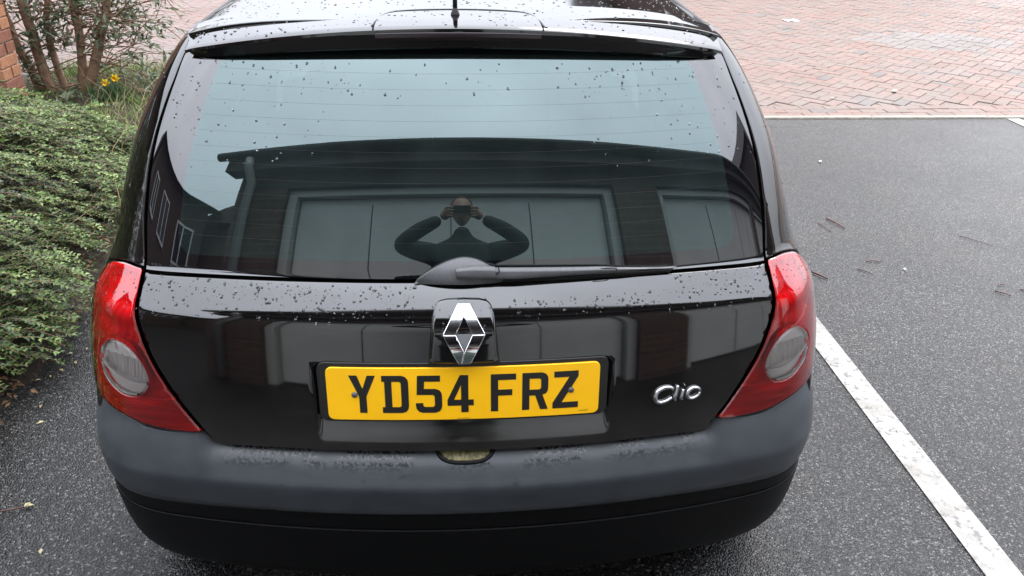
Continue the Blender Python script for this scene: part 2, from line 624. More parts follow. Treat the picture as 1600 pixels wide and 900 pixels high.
def _cub(a, F):
    """smooth (cubic) table look-up, so reflections stay clean"""
    u = np.clip(a, 0, 1) * (len(F) - 1)
    i = np.clip(u.astype(int), 1, len(F) - 3)
    t = u - i
    p0, p1, p2, p3 = F[i - 1], F[i], F[i + 1], F[i + 2]
    return p1 + .5 * t * (p2 - p0 + t * (2 * p0 - 5 * p1 + 4 * p2 - p3 + t * (3 * (p1 - p2) + p3 - p0)))


def plan(s):
    s = np.asarray(s, float)
    a = np.abs(s)
    return np.sign(s) * _cub(a, _X), _cub(a, _Y) + np.maximum(a - 1, 0)


W = pchip([.50, .60, .70, .80, .86, .90, .935, .97, 1.05, 1.15, 1.25, 1.30, 1.335, 1.36, 1.385],
          [.798, .796, .784, .770, .757, .745, .726, .712, .690, .660, .613, .583, .557, .532, .49])


def integ(zs, phis, z0, y0):
    zz = np.linspace(zs[0], zs[-1], 3000)
    ph = np.interp(zz, zs, phis)
    k = np.ones(27) / 27
    # soften the knots of the slope curve, but keep the crease under the window
    sm = np.convolve(np.pad(ph, 13, mode='edge'), k, 'valid')
    keep = np.exp(-((zz - .966) / .012) ** 2)
    ph = ph * keep + sm * (1 - keep)
    yy = np.concatenate([[0], np.cumsum(np.tan(np.radians((ph[1:] + ph[:-1]) / 2)) * np.diff(zz))])
    yy += y0 - np.interp(z0, zz, yy)
    u0, du = zz[0], zz[1] - zz[0]

    def fn(z):
        return _cub((np.asarray(z, float) - u0) / (zz[-1] - u0), yy)
    return fn


YC = integ([.5, .62, .70, .76, .82, .868, .888, .900, .912, .94, .964, .968, 1.0, 1.08, 1.2, 1.34, 1.40], [2, 4, 5.5, 7.3, 9, 11, 15, 31, 36, 39, 44, 19, 20, 22, 27, 35, 40], .75, .033)


def B(s, z):
    s = np.asarray(s, float); z = np.asarray(z, float)
    x, y = plan(s); w = W(z)
    return np.stack([x * w, YC(z) + y * w, z + 0 * x], -1)


def BX(x, z):
    x = np.asarray(x, float); z = np.asarray(z, float)
    w = W(z)
    s = np.interp(np.abs(x) / w, _X, _S)
    return np.stack([x, YC(z) + _cub(s, _Y) * w, z + 0 * x], -1)


WM = pchip([.16, .20, .26, .32, .40, .50, .58, .62, .66, .70], [.74, .785, .812, .815, .813, .807, .800, .796, .788, .780])
YM = pchip([.16, .20, .26, .32, .36, .42, .462, .475, .50, .545, .553, .561, .575, .590, .600, .610, .62, .635, .66, .70],
           [.16, .110, .078, .060, .051, .038, .029, .0205, .0130, .0013, .000, .0016, .0065, .0120, .0175, .027, .040, .058, .10, .16])
YMC = pchip([.16, .20, .26, .32, .36, .42, .462, .475, .50, .545, .553, .561, .59, .62, .66, .70],
            [.16, .110, .078, .060, .051, .038, .029, .0205, .0130, .0013, .000, .0010, .0065, .0150, .030, .055])


def sstep(a, b, v):
    t = np.clip((v - a) / (b - a), 0, 1)
    return t * t * (3 - 2 * t)


def MS(s, z):
    s = np.asarray(s, float); z = np.asarray(z, float)
    x, y = plan(s); w = WM(z)
    k = sstep(.525, .59, np.abs(s))
    return np.stack([x * w, YM(z) * (1 - k) + YMC(z) * k + y * w, z + 0 * x], -1)


def normal(S, s, z, e=4e-4):
    a = S(s + e, z) - S(s - e, z)
    b = S(s, z + e) - S(s, z - e)
    n = np.cross(a, b)
    return n / np.maximum(np.linalg.norm(n, axis=-1, keepdims=True), 1e-12)


def off(S, d):
    """surface moved outwards by d (a number or a function of s, z)"""
    def f(s, z):
        n = normal(S, np.asarray(s, float), np.asarray(z, float))
        dd = d(s, z) if callable(d) else d
        return S(s, z) + n * (np.asarray(dd)[..., None] if hasattr(dd, '__len__') else dd)
    return f


def catmull(pts, step):
    pts = [np.array(p, float) for p in pts]
    if len(pts) == 2:
        n = max(2, int(np.linalg.norm(pts[1] - pts[0]) / step) + 1)
        return [pts[0] + (pts[1] - pts[0]) * i / n for i in range(n)]
    P = [2 * pts[0] - pts[1]] + pts + [2 * pts[-1] - pts[-2]]
    out = []
    for i in range(1, len(P) - 2):
        n = max(1, int(np.linalg.norm(P[i + 1] - P[i]) / step))
        for k in range(n):
            t = k / n
            out.append(P[i] + .5 * t * (P[i + 1] - P[i - 1] + t * (2 * P[i - 1] - 5 * P[i] + 4 * P[i + 1] - P[i + 2]
                       + t * (3 * (P[i] - P[i + 1]) + P[i + 2] - P[i - 1]))))
    return out


def outline(segs, step=.008):
    o = []
    for s in segs:
        o += catmull(s, step)
    return np.array(o)


def closed(pts, step=.006):
    """smooth closed curve through pts"""
    n = len(pts)
    P = [np.array(p, float) for p in pts]
    o = []
    for i in range(n):
        a, b, c, d = P[i - 1], P[i], P[(i + 1) % n], P[(i + 2) % n]
        m = max(1, int(np.linalg.norm(c - b) / step))
        for k in range(m):
            t = k / m
            o.append(b + .5 * t * (c - a + t * (2 * a - 5 * b + 4 * c - d + t * (3 * (b - c) + d - a))))
    return np.array(o)


def inside(poly, p):
    x, y = p[:, 0], p[:, 1]
    r = np.zeros(len(p), bool)
    a = poly; b = np.roll(poly, -1, 0)
    for (x0, y0), (x1, y1) in zip(a, b):
        if y0 == y1: continue
        c = ((y0 > y) != (y1 > y)) & (x < (x1 - x0) * (y - y0) / (y1 - y0) + x0)
        r ^= c
    return r


def area(p):
    return .5 * np.sum(p[:, 0] * np.roll(p[:, 1], -1) - np.roll(p[:, 0], -1) * p[:, 1])


def inset(poly, d, sx=1.0):
    """move a CCW outline inwards by d metres (first coordinate counts sx metres)"""
    q = poly * [sx, 1]
    t = np.roll(q, -1, 0) - np.roll(q, 1, 0)
    t /= np.maximum(np.linalg.norm(t, axis=1, keepdims=True), 1e-9)
    n = np.stack([-t[:, 1], t[:, 0]], 1)
    return (q + n * d) / [sx, 1]


def seg_dist(poly, p):
    a = poly; b = np.roll(poly, -1, 0)
    best = np.full(len(p), 1e9)
    for i in range(len(a)):
        ab = b[i] - a[i]
        L = ab @ ab
        if L < 1e-14: continue
        t = np.clip(((p - a[i]) @ ab) / L, 0, 1)
        best = np.minimum(best, np.linalg.norm(p - (a[i] + t[:, None] * ab), axis=1))
    return best


def patch(name, S, poly, mat, parent, lift=0.0, thick=.006, bevel=.002, grid=.012, sx=.78, holes=(), tilt=.75, far=None, kind=None):
    """a curved panel: an outline on surface S with an even inner grid, a rounded edge and a rim going inwards"""
    poly = np.asarray(poly, float)
    if area(poly) < 0: poly = poly[::-1]
    loops = [poly] + [h if area(h) < 0 else h[::-1] for h in map(np.asarray, holes)]
    scale = np.array([sx, 1.0])
    pts, ring_of, edges = [], [], []
    for lp in loops:
        n = len(lp); b = len(pts)
        pts += list(lp); ring_of += [1] * n
        edges += [(b + i, b + (i + 1) % n) for i in range(n)]
        if bevel:
            q = inset(lp, bevel, sx)
            pts += list(q); ring_of += [0] * n
    lo, hi = poly.min(0), poly.max(0)
    xs = np.arange(lo[0], hi[0], grid / sx)
    if far is not None:
        xs = np.concatenate([xs[np.abs(xs) < far], np.arange(far, hi[0], .15) if hi[0] > far else [], -np.arange(far, -lo[0], .15) if -lo[0] > far else []])
    zs = np.arange(lo[1], hi[1], grid)
    g = np.stack(np.meshgrid(xs, zs, indexing='ij'), -1).reshape(-1, 2)
    ok = inside(poly, g)
    for h in loops[1:]: ok &= ~inside(h, g)
    g = g[ok]
    if len(g):
        d = np.full(len(g), 1e9)
        for lp in loops: d = np.minimum(d, seg_dist(lp * scale, g * scale))
        g = g[d > bevel + grid * .45]
        pts += list(g); ring_of += [0] * len(g)
    P2 = [Vector((float(p[0] * sx), float(p[1]))) for p in pts]
    vs, _, fs, ov, _, _ = delaunay_2d_cdt(P2, edges, [], 0, 1e-6)
    uv = np.array([(v[0] / sx, v[1]) for v in vs])
    isb = np.zeros(len(uv), bool)
    for i, o in enumerate(ov):
        isb[i] = any(ring_of[k] for k in o)
    fs = [f for f in fs]
    cen = np.array([uv[list(f)].mean(0) for f in fs])
    ok = inside(poly, cen)
    for h in loops[1:]: ok &= ~inside(h, cen)
    F = []
    for f, k in zip(fs, ok):
        if not k: continue
        a, b, c = (uv[f[0]], uv[f[1]], uv[f[2]])
        ar = (b[0] - a[0]) * (c[1] - a[1]) - (b[1] - a[1]) * (c[0] - a[0])
        if abs(ar) < 1e-10: continue
        F.append(tuple(f) if ar > 0 else tuple(f)[::-1])
    n = normal(S, uv[:, 0], uv[:, 1])
    p = S(uv[:, 0], uv[:, 1])
    V = p + n * (lift - bevel * isb[:, None] * .8)
    N = n.copy()
    # rounded edge and rim
    VV, NN, FF = list(V), None, list(F)
    ring_v, ring_n = [], []
    key = {}
    for i in range(len(uv)): key[(round(uv[i, 0] * 1e5), round(uv[i, 1] * 1e5))] = i
    extraV, extraN, extraF = [], [], []
    base = len(V)
    for lp in loops:
        idx = []
        for q in lp:
            k = key.get((round(q[0] * 1e5), round(q[1] * 1e5)))
            if k is None:
                k = int(np.argmin(np.sum(((uv - q) * scale) ** 2, 1)))
            if not idx or idx[-1] != k: idx.append(k)
        if idx[0] == idx[-1]: idx = idx[:-1]
        m = len(idx)
        q3 = V[idx]
        tg = np.roll(q3, -1, 0) - np.roll(q3, 1, 0)
        tg /= np.maximum(np.linalg.norm(tg, axis=1, keepdims=True), 1e-9)
        o3 = np.cross(tg, n[idx])
        if bevel:
            nb = n[idx] * (1 - tilt) + o3 * tilt
            N[idx] = nb / np.linalg.norm(nb, axis=1, keepdims=True)
        if thick:
            b0 = base + len(extraV)
            extraV += list(q3); extraN += list(o3)
            extraV += list(q3 - n[idx] * thick); extraN += list(o3)
            for i in range(m):
                j = (i + 1) % m
                extraF.append((b0 + j, b0 + i, b0 + m + i, b0 + m + j))
    VV = list(V) + extraV
    NN = list(N) + extraN
    me = rawmesh(name, VV, F + extraF, True, None, NN)
    return link(name, me, mat, parent, kind)


def mirror(poly):
    q = np.asarray(poly, float).copy()
    q[:, 0] *= -1
    return q[::-1]


def both(half):
    """full closed outline from the right half (top centre -> right -> bottom centre)"""
    h = np.asarray(half)
    m = h[::-1].copy(); m[:, 0] *= -1
    return np.concatenate([h, m[1:-1] if abs(h[0, 0]) < 1e-9 else m])


def rrect(x0, x1, z0, z1, r, n=5):
    o = []
    for cx, cz, a0 in ((x1 - r, z1 - r, 0), (x0 + r, z1 - r, 90), (x0 + r, z0 + r, 180), (x1 - r, z0 + r, 270)):
        for k in range(n + 1):
            a = R(a0 + 90 * k / n)
            o.append((cx + r * math.cos(a), cz + r * math.sin(a)))
    return np.array(o)


def densify(p, step):
    o = []
    for a, b in zip(p, np.roll(p, -1, 0)):
        n = max(1, int(np.linalg.norm(b - a) / step))
        o += [a + (b - a) * i / n for i in range(n)]
    return np.array(o)


def drops(name, S, s, z, r, parent, lift=0.0, stretch=1.15, h=.42):
    """little domes of water sitting on a panel"""
    nr, na = 3, 9
    ring = []
    for i in range(nr):
        a = (math.pi / 2) * i / nr
        ring.append((math.cos(a), math.sin(a)))
    loc, fc = [], []
    for c, q in ring:
        for k in range(na):
            an = 2 * math.pi * k / na
            loc.append((c * math.cos(an), c * math.sin(an), q))
    loc.append((0, 0, 1))
    for i in range(nr - 1):
        for k in range(na):
            a, b = i * na + k, i * na + (k + 1) % na
            fc += [(a, b, b + na), (a, b + na, a + na)]
    for k in range(na):
        fc.append(((nr - 1) * na + k, (nr - 1) * na + (k + 1) % na, nr * na))
    for k in range(1, na - 1):
        fc.append((0, k + 1, k))
    loc = np.array(loc); fc = np.array(fc)
    n = normal(S, s, z); p = S(s, z) + n * (lift - .0001)
    up_ = np.array([0, 0, 1.0]); v = up_ - n * (n @ up_)[:, None]
    v /= np.maximum(np.linalg.norm(v, axis=1, keepdims=True), 1e-9)
    u = np.cross(v, n)
    m = len(s)
    st = 1 + (stretch - 1) * rng.random(m) * 2
    wob = 1 + .22 * rng.standard_normal((m, len(loc)))
    wob[:, -1] = 1
    L = loc[None] * r[:, None, None]
    P = (p[:, None] + u[:, None] * (L[..., 0] * wob)[..., None] + v[:, None] * (L[..., 1] * wob)[..., None] * st[:, None, None] + n[:, None] * (L[..., 2] * h)[..., None])
    FF = (fc[None] + (np.arange(m) * len(loc))[:, None, None]).reshape(-1, 3)
    me = fastmesh(name, P.reshape(-1, 3), FF, None, True)
    return link(name, me, M['water'], parent, 'stuff')


# ------------------------------------------------------------------ ground
def sheet(name, x0, x1, y0, y1, z, mat, kind='structure'):
    o = rawmesh(name, [(x0, y0, z), (x1, y0, z), (x1, y1, z), (x0, y1, z)], [(0, 1, 2, 3)], False)
    ob = link(name, o, mat)
    if kind: ob['kind'] = kind
    return ob


EDGE_Y = 4.60
sheet('ground', -900, 900, -900, 900, -0.06, M['soil'])
sheet('car_park', -30, 30, -14, EDGE_Y - .06, 0.0, M['asphalt'])
tag(sheet('parking_line', 1.375, 1.475, -.9, EDGE_Y - .07, .004, M['line']), 'white painted bay line to the right of the black car')
tag(sheet('parking_line', 4.17, 4.27, -.9, EDGE_Y - .07, .004, M['line']), 'white bay line by the brick road at the right edge')

# planting bed: an uneven sheet of soil
def bed():
    nx, ny = 70, 110
    xs = np.linspace(-6.6, -1.50, nx); ys = np.linspace(-.4, 6.05, ny)
    X, Y = np.meshgrid(xs, ys, indexing='ij')
    d = np.minimum(np.minimum(X - xs[0], xs[-1] - X), np.minimum(Y - ys[0], ys[-1] - Y))
    d = d + .06 * np.sin(Y * 5) + .04 * np.sin(Y * 13 + X)
    Z = .002 + .07 * sstep(-.05, .6, d) + .012 * rng.standard_normal(X.shape) * sstep(0, .15, d)
    Z[0, :] = Z[-1, :] = Z[:, 0] = Z[:, -1] = -.03
    V = np.stack([X, Y, Z], -1).reshape(-1, 3)
    F = [(i * ny + j, (i + 1) * ny + j, (i + 1) * ny + j + 1, i * ny + j + 1) for i in range(nx - 1) for j in range(ny - 1)]
    o = link('planting_bed', rawmesh('planting_bed', V, F, True), M['soil'])
    o['kind'] = 'structure'
    return o


BED = bed()

# kerb edging between asphalt and block paving
ked = link('kerb_edging', MB().box(-1.45, 12, EDGE_Y - .058, EDGE_Y - .002, -.05, .006).mesh('kerb_edging'), M['kerb'])
ked['kind'] = 'structure'
x = -1.44
while x < 9.5:
    MB().box(x, x + .904, EDGE_Y - .054, EDGE_Y - .006, -.04, .013 + random.uniform(-.002, .002)).build('edging_stone', M['kerb'], ked, bevel=.004)
    x += .914

# block paved road: the bricks one by one near the car, the rest joined
road = link('brick_road', rawmesh('brick_road', [(-12, EDGE_Y, -.004), (30, EDGE_Y, -.004), (30, 16, -.004), (-12, 16, -.004)], [(0, 1, 2, 3)], False), M['sand'])
road['kind'] = 'structure'
sheet('far_road', -60, 60, 16, 26, -.002, plain('far_paving', (0.12, 0.085, 0.07), 0.5, var=.2, vs=5))


def brick_verts(L, Wd, h, ch=.005):
    a, b = L / 2, Wd / 2
    v = [(sx_ * a, sy * b, -.035) for sx_, sy in ((-1, -1), (1, -1), (1, 1), (-1, 1))]
    v += [(sx_ * a, sy * b, h - ch) for sx_, sy in ((-1, -1), (1, -1), (1, 1), (-1, 1))]
    v += [(sx_ * (a - ch), sy * (b - ch), h) for sx_, sy in ((-1, -1), (1, -1), (1, 1), (-1, 1))]
    f = [(8, 9, 10, 11)]
    for i in range(4):
        j = (i + 1) % 4
        f += [(i, j, j + 4, i + 4), (i + 4, j + 4, j + 8, i + 8)]
    return np.array(v), np.array(f)


bv, bf = brick_verts(.1965, .0965, .004, .0035)
spots = []      # x, y, angle
c45 = math.sqrt(.5)
for i in range(-140, 141):
    for j in range(-140, 141):
        # herringbone cell: pairs at right angles on a 100 mm grid
        k = (i - j) % 4
        if k == 0:
            px, py, an = (i + 1) * .1, j * .1 + .05, 0
        elif k == 2 + 1:
            px, py, an = i * .1 + .05, (j + 1) * .1, 90
        else:
            continue
        X, Y = (px - py) * c45 + 1.0, (px + py) * c45 + 9.0
        if Y < EDGE_Y + .13 or Y > 15.2 or X < -8.5 or X > 11: continue
        if X < -1.38 and Y < 6.2: continue
        spots.append((X, Y, an + 45))
for r_, yy in enumerate((EDGE_Y + .052, EDGE_Y + .153)):
    x = -1.38 + .1 * r_
    while x < 11:
        spots.append((x + .1, yy, 0)); x += .2
yy = EDGE_Y + .254
x = -1.33
while x < 11:
    spots.append((x + .1, yy, 0)); x += .2
spots = np.array(spots)
_cp = np.array(cam.location)
rel = np.stack([spots[:, 0], spots[:, 1], 0 * spots[:, 0]], 1) - _cp
dep = rel @ np.array(fw)
sxn = (rel @ np.array(rt)) / dep * 1244 + 800
syn = 450 - (rel @ np.array(up)) / dep * 1244
size = 1 / dep ** 3 * 1.0
vis = (sxn > -30) & (sxn < 1630) & (syn > -20) & ((sxn > 1190 - (syn - 0) * -.05) | (spots[:, 0] < -2.2)) & (sxn < 1640)
vis &= ~((sxn > 330) & (sxn < 1080))
order = np.argsort(-np.where(vis, size, -1))
near = set(order[:300].tolist())
tints = rng.choice([0.0, .18, .36, .4, .55, .6, .8], len(spots), p=[.07, .16, .22, .2, .15, .12, .08])
# a worn pale patch of blocks further up the road
dpt = np.hypot((spots[:, 0] - 5.35) / .75, (spots[:, 1] - 7.6) / .42)
tints[dpt < 1] = 1.0
tints[(dpt >= 1) & (dpt < 1.25) & (rng.random(len(spots)) < .5)] = 1.0
lib = {}
def brickmesh(tv):
    k = round(float(tv), 2)
    if k not in lib:
        lib[k] = fastmesh('brick', bv, bf, np.full(len(bv), k))
        lib[k].materials.append(M['paver'])
    return lib[k]
fv, ff, ft = [], [], []
for i, (X, Y, an) in enumerate(spots):
    dz = random.uniform(-.0025, .0025) - (.0055 if (Y < EDGE_Y + .40 and an) else -.002 if not an else 0); tx, ty = random.gauss(0, .006), random.gauss(0, .006)
    if i in near:
        o = link('brick', brickmesh(tints[i]), None, road)
        o.location = (X, Y, dz)
        o.rotation_euler = (tx, ty, R(an) + random.gauss(0, .006))
    else:
        c, s = math.cos(R(an)), math.sin(R(an))
        q = np.stack([bv[:, 0] * c - bv[:, 1] * s + X, bv[:, 0] * s + bv[:, 1] * c + Y, bv[:, 2] + dz + bv[:, 0] * ty], 1)
        ff.append(bf + len(fv) * len(bv)); fv.append(q); ft.append(np.full(len(bv), tints[i]))
link('distant_bricks', fastmesh('distant_bricks', np.concatenate(fv), np.concatenate(ff), np.concatenate(ft)), M['paver'], road, 'stuff')

# ------------------------------------------------------------------ the car
car = thing('hatchback_car', 'black hatchback seen from behind, wet, with a yellow rear number plate', 'car', (0, 1.9, 0))
G = .0022   # half a panel gap

# inner shell: black structure behind the gaps, then the panels
side_line = [(.745, .957), (.766, 1.045), (.782, 1.14), (.793, 1.20), (.809, 1.28), (.829, 1.325), (.838, 1.362)]
lamp_in = [(.753, .958), (.748, .936), (.738, .910), (.729, .886), (.715, .857), (.692, .815), (.673, .785), (.641, .740), (.606, .696), (.571, .657)]
for sg in (1, -1):
    q = outline([[(.838 + .012, 1.365), (.829 + .012, 1.325), (.809 + .012, 1.28), (.793 + .012, 1.20), (.782 + .012, 1.14), (.766 + .012, 1.045), (.7535, .962)],
                 [(.7535, .962), (.79, .9635), (.83, .9615), (.8815, .951), (.9145, .9295), (.9325, .896), (.9375, .85), (.9275, .79), (.9025, .734), (.873, .698), (.86, .60)],
                 [(.86, .60), (1.10, .60)], [(1.10, .60), (1.13, .29)], [(1.13, .29), (3.3, .29)], [(3.3, .29), (3.3, 1.365)], [(3.3, 1.365), (1.0, 1.365), (.85, 1.365)]], .02)
    patch('quarter_panel', B, q if sg > 0 else mirror(q), M['paint'], car, lift=0, thick=.02, bevel=.003, grid=.016, far=1.05)
# dark backing seen through the panel gaps
back = np.array([(-.9, .58), (.9, .58), (.9, 1.36), (-.9, 1.36)])
hole = outline([[(-.70, 1.0), (.70, 1.0)], [(.70, 1.0), (.70, 1.33)], [(.70, 1.33), (-.70, 1.33)], [(-.70, 1.33), (-.70, 1.0)]], .05)
patch('inner_panel', B, densify(back, .05), M['gap'], car, lift=-.05, thick=0, bevel=0, grid=.04, holes=[hole])

# tailgate with the pressed recess for the number plate
def recess(x, z):
    return .013 * sstep(0, .014, .288 - np.abs(x)) * sstep(0, .013, .823 - z) * sstep(0, .050, z - .652)


def TG(s, z):
    p = B(s, z)
    p[..., 1] = p[..., 1] + recess(p[..., 0], p[..., 2])
    return p


def TX(x, z):
    p = BX(x, z)
    p[..., 1] = p[..., 1] + recess(p[..., 0], p[..., 2])
    return p


half = outline([[(0, .9640), (.30, .9625), (.55, .9595), (.746, .9555)],
                [(.746, .9555), (.741, .935), (.732, .910), (.723, .886), (.709, .857), (.686, .815), (.667, .785), (.635, .740), (.600, .696), (.566, .657)],
                [(.566, .657), (.556, .641), (.53, .632), (.37, .634), (.0, .634), (-.0001, .634)]], .012)
half = np.concatenate([half, [[0, .634]]])
tailgate = patch('tailgate', TG, both(half), M['paint'], car, lift=0, thick=.02, bevel=.0035, grid=.0075)

# rear window: clear tinted middle, black printed border
gh = outline([[(0, 1.352), (.4, 1.352), (.80, 1.352)], [(.80, 1.352), (.836, 1.350)],
              [(.836, 1.350), (.827, 1.322), (.807, 1.28), (.791, 1.20), (.780, 1.14), (.764, 1.045), (.744, .960)],
              [(.744, .960), (.55, .9635), (.30, .9665), (0, .9680)]], .015)
gh = np.concatenate([gh, [[0, .9680]]])
fh = outline([[(0, 1.342), (.4, 1.342), (.69, 1.342)], [(.69, 1.342), (.684, 1.27), (.680, 1.18), (.676, 1.06), (.67, 1.01), (.65, .996), (.60, .995)],
              [(.60, .995), (.3, .998), (0, 1.0)]], .015)
fh = np.concatenate([fh, [[0, 1.0]]])
pane = patch('rear_window', B, both(fh), M['pane'], car, lift=.0, thick=0, bevel=0, grid=.012)
patch('window_border', B, both(gh), M['frit'], pane, lift=.0, thick=.006, bevel=0, grid=.012, holes=[both(fh)])
# heating wires
hw = MB()
for k in range(12):
    z = 1.03 + k * .0255
    ss = np.linspace(-.675, .675, 40)
    n = normal(B, ss, np.full(40, z)); p = B(ss, np.full(40, z)) + n * .0003
    a, b = p + [0, 0, .0001], p - [0, 0, .0001]
    hw.add(list(a) + list(b), [(i + 40, i + 41, i + 1, i) for i in range(39)])
hw.build('heating_wires', plain('heater_wire', (.13, .12, .11), .6), pane, kind='stuff')

# roof
def RF(u, y):
    u = np.asarray(u, float); y = np.asarray(y, float)
    hw_ = .517 + .03 * sstep(.3, 1.2, y)
    zc = 1.3985 + .024 * sstep(.25, 1.35, y) - .06 * np.clip(y - 1.6, 0, 9) ** 2
    a = np.abs(u)
    ze = 1.360 - .06 * np.clip(y - 1.6, 0, 9) ** 2
    z = ze + (zc - ze) * (1 - .35 * a ** 2 - .65 * a ** 5)
    return np.stack([u * hw_, y, z], -1)


rq = densify(np.array([(-1, .40), (-.5, .345), (0, .325), (.5, .345), (1, .40), (1, 2.05), (-1, 2.05)]), .04)
patch('roof', RF, rq, M['paint'], car, thick=.01, bevel=.002, grid=.03, sx=.54)
for sg in (1, -1):
    rail = MB()
    ys = np.linspace(.47, 2.05, 40)
    p = RF(np.full(40, sg * 1.0), ys)
    rail.tube([tuple(q + [sg * .002, 0, -.001]) for q in p], [.001, .004] + [.0055] * 38, 8)
    rail.build('roof_rail', M['rubber'], car, smooth=True)

# spoiler
def sp_yt(xx):
    return BX(np.asarray(xx, float), np.full(np.shape(xx), 1.335))[..., 1] - .024


def sp_zt(xx, a):
    return 1.3947 - .157 * xx * xx + .18 * (sp_yt(xx) - .255 - .5 * xx * xx)


def spoiler():
    xs = np.linspace(-.518, .518, 97)
    V, Fs, N = [], [], []
    sec = []
    for xx in xs:
        a = abs(xx) / .518
        yt = float(sp_yt(xx))
        zt = float(sp_zt(xx, a)) - .009 * a ** 22
        th = (.0415 - .060 * xx * xx) * max(.03, (1 - a ** 20)) ** .5
        yf = .465 + .02 * a
        zf = float(RF(min(.999, abs(xx) / .519), yf)[2]) + .0015
        sec.append([(yf, zf - .004), (yf - .004, zf + .0035), (yt + (yf - yt) * .62, zt + (zf - zt) * .62 + .0055), (yt + (yf - yt) * .3, zt + (zf - zt) * .3 + .0045), (yt + .014, zt + .0012),
                    (yt + .005, zt - .0012), (yt + .0005, zt - .0045), (yt, zt - .010), (yt + .004, zt - th * .5), (yt + .008, zt - th + .003), (yt + .011, zt - th), (yt + .10, zt - th + .006)])
    m = len(sec[0])
    for xx, s_ in zip(xs, sec):
        V += [(xx, a, b) for a, b in s_]
    for i in range(len(xs) - 1):
        for k in range(m - 1):
            Fs.append((i * m + k, i * m + k + 1, (i + 1) * m + k + 1, (i + 1) * m + k))
    Fs.append(tuple(range(m))); Fs.append(tuple((len(xs) - 1) * m + k for k in range(m))[::-1])
    me = rawmesh('spoiler', V, Fs, True)
    bm = bmesh.new(); bm.from_mesh(me); bmesh.ops.recalc_face_normals(bm, faces=bm.faces); bm.to_mesh(me); bm.free()
    me.set_sharp_from_angle(angle=R(28))
    return link('spoiler', me, M['paint'], car)


sp = spoiler()
bl = MB()
xs = np.linspace(-.15, .15, 31)
V = []
for xx in xs:
    yt = float(sp_yt(xx)) - .0015
    V += [(xx, yt + .001, 1.3865 - .157 * xx * xx), (xx, yt - .001, 1.383 - .157 * xx * xx), (xx, yt + .001, 1.373 - .14 * xx * xx), (xx, yt + .004, 1.370 - .14 * xx * xx)]
bl.add(V, [(i * 4 + k, i * 4 + k + 1, i * 4 + k + 5, i * 4 + k + 4) for i in range(30) for k in range(3)])
bl.build('high_brake_light', M['smoked'], sp, smooth=True)
# seam of the raised middle section on top of the spoiler
sm = MB()
pts = [(-.155, .275), (-.15, .325), (-.135, .372), (-.10, .39), (0, .397), (.10, .39), (.135, .372), (.15, .325), (.155, .275)]
pts = catmull(pts, .012) + [np.array(pts[-1])]
def sptop(xx, y):
    a = abs(xx) / .528
    yt = float(sp_yt(xx)); zt = float(sp_zt(xx, a))
    yf = .465 + .02 * a; zf = float(RF(abs(xx) / .519, yf)[2]) + .0015
    t_ = (y - yt) / (yf - yt)
    return zt + (zf - zt) * t_ + .0055 * min(1, max(.5, t_ * 1.6))
sm.tube([(p[0], p[1], sptop(p[0], p[1])) for p in pts], .0016, 6)
sm.build('spoiler_seam', M['rubber'], sp, smooth=True)

# aerial
ae = MB()
ae.lathe([(0, .0001), (0, .009), (.006, .008), (.012, .0055), (.016, .004)], (-.006, .345, 1.401), 'z', 16)
ae.tube([(-.006, .346, 1.415), (-.006, .335, 1.46), (-.006, .31, 1.56)], [.0045, .004, .003], 8)
ae.build('aerial', M['rubber'], car, smooth=True)

# bumper; black lower bands hold the shade where it turns under
bo = outline([[(0, .632), (.35, .632), (.50, .632), (.545, .640), (.575, .6555)],
              [(.575, .6555), (.65, .6485), (.70, .651), (.755, .661), (.80, .668), (.845, .676), (.90, .69), (1.0, .69), (1.12, .68)],
              [(1.12, .68), (1.12, .442)], [(1.12, .442), (.8, .449), (.5, .459), (.25, .463), (0, .464)]], .014)
bo = np.concatenate([bo, [[0, .464]]])
bumper = patch('bumper', MS, both(bo), M['bumper'], car, thick=.012, bevel=.003, grid=.0085)
wo_ = outline([[(0, .4610), (.25, .460), (.5, .456), (.8, .446), (1.12, .439)], [(1.12, .439), (1.12, .41)], [(1.12, .41), (.7, .41), (.35, .41), (0, .41)]], .014)
wo_ = np.concatenate([wo_, [[0, .41]]])
patch('shade_band', MS, both(wo_), M['valance'], bumper, lift=-.001, thick=.012, bevel=.002, grid=.011)
vo = outline([[(0, .4075), (.35, .4075), (.7, .4075), (1.12, .4075)], [(1.12, .4075), (1.12, .2)], [(1.12, .2), (.95, .17), (.6, .165), (.3, .165), (0, .165)]], .02)
vo = np.concatenate([vo, [[0, .165]]])
patch('lower_skirt', MS, both(vo), M['valance'], bumper, lift=.0025, thick=.02, bevel=.003, grid=.014)

# reversing/fog lamp let into the bumper step
lo_ = closed([(-.066, .6235), (-.05, .627), (0, .628), (.05, .627), (.066, .6235), (.058, .612), (.035, .604), (0, .602), (-.035, .604), (-.058, .612)], .004)
flamp = patch('bumper_lamp', MS, lo_, M['valance'], car, lift=.0025, thick=.01, bevel=.003, grid=.005)
li_ = closed([(-.054, .622), (-.03, .6242), (0, .6246), (.03, .6242), (.054, .622), (.046, .613), (.03, .6085), (0, .6072), (-.03, .6085), (-.046, .613)], .003)
patch('lamp_lens', off(MS, lambda s, z: .0008 * np.sin(np.asarray(s) * 700)), li_, M['foglens'], flamp, lift=.0045, thick=.006, bevel=.0015, grid=.0025)

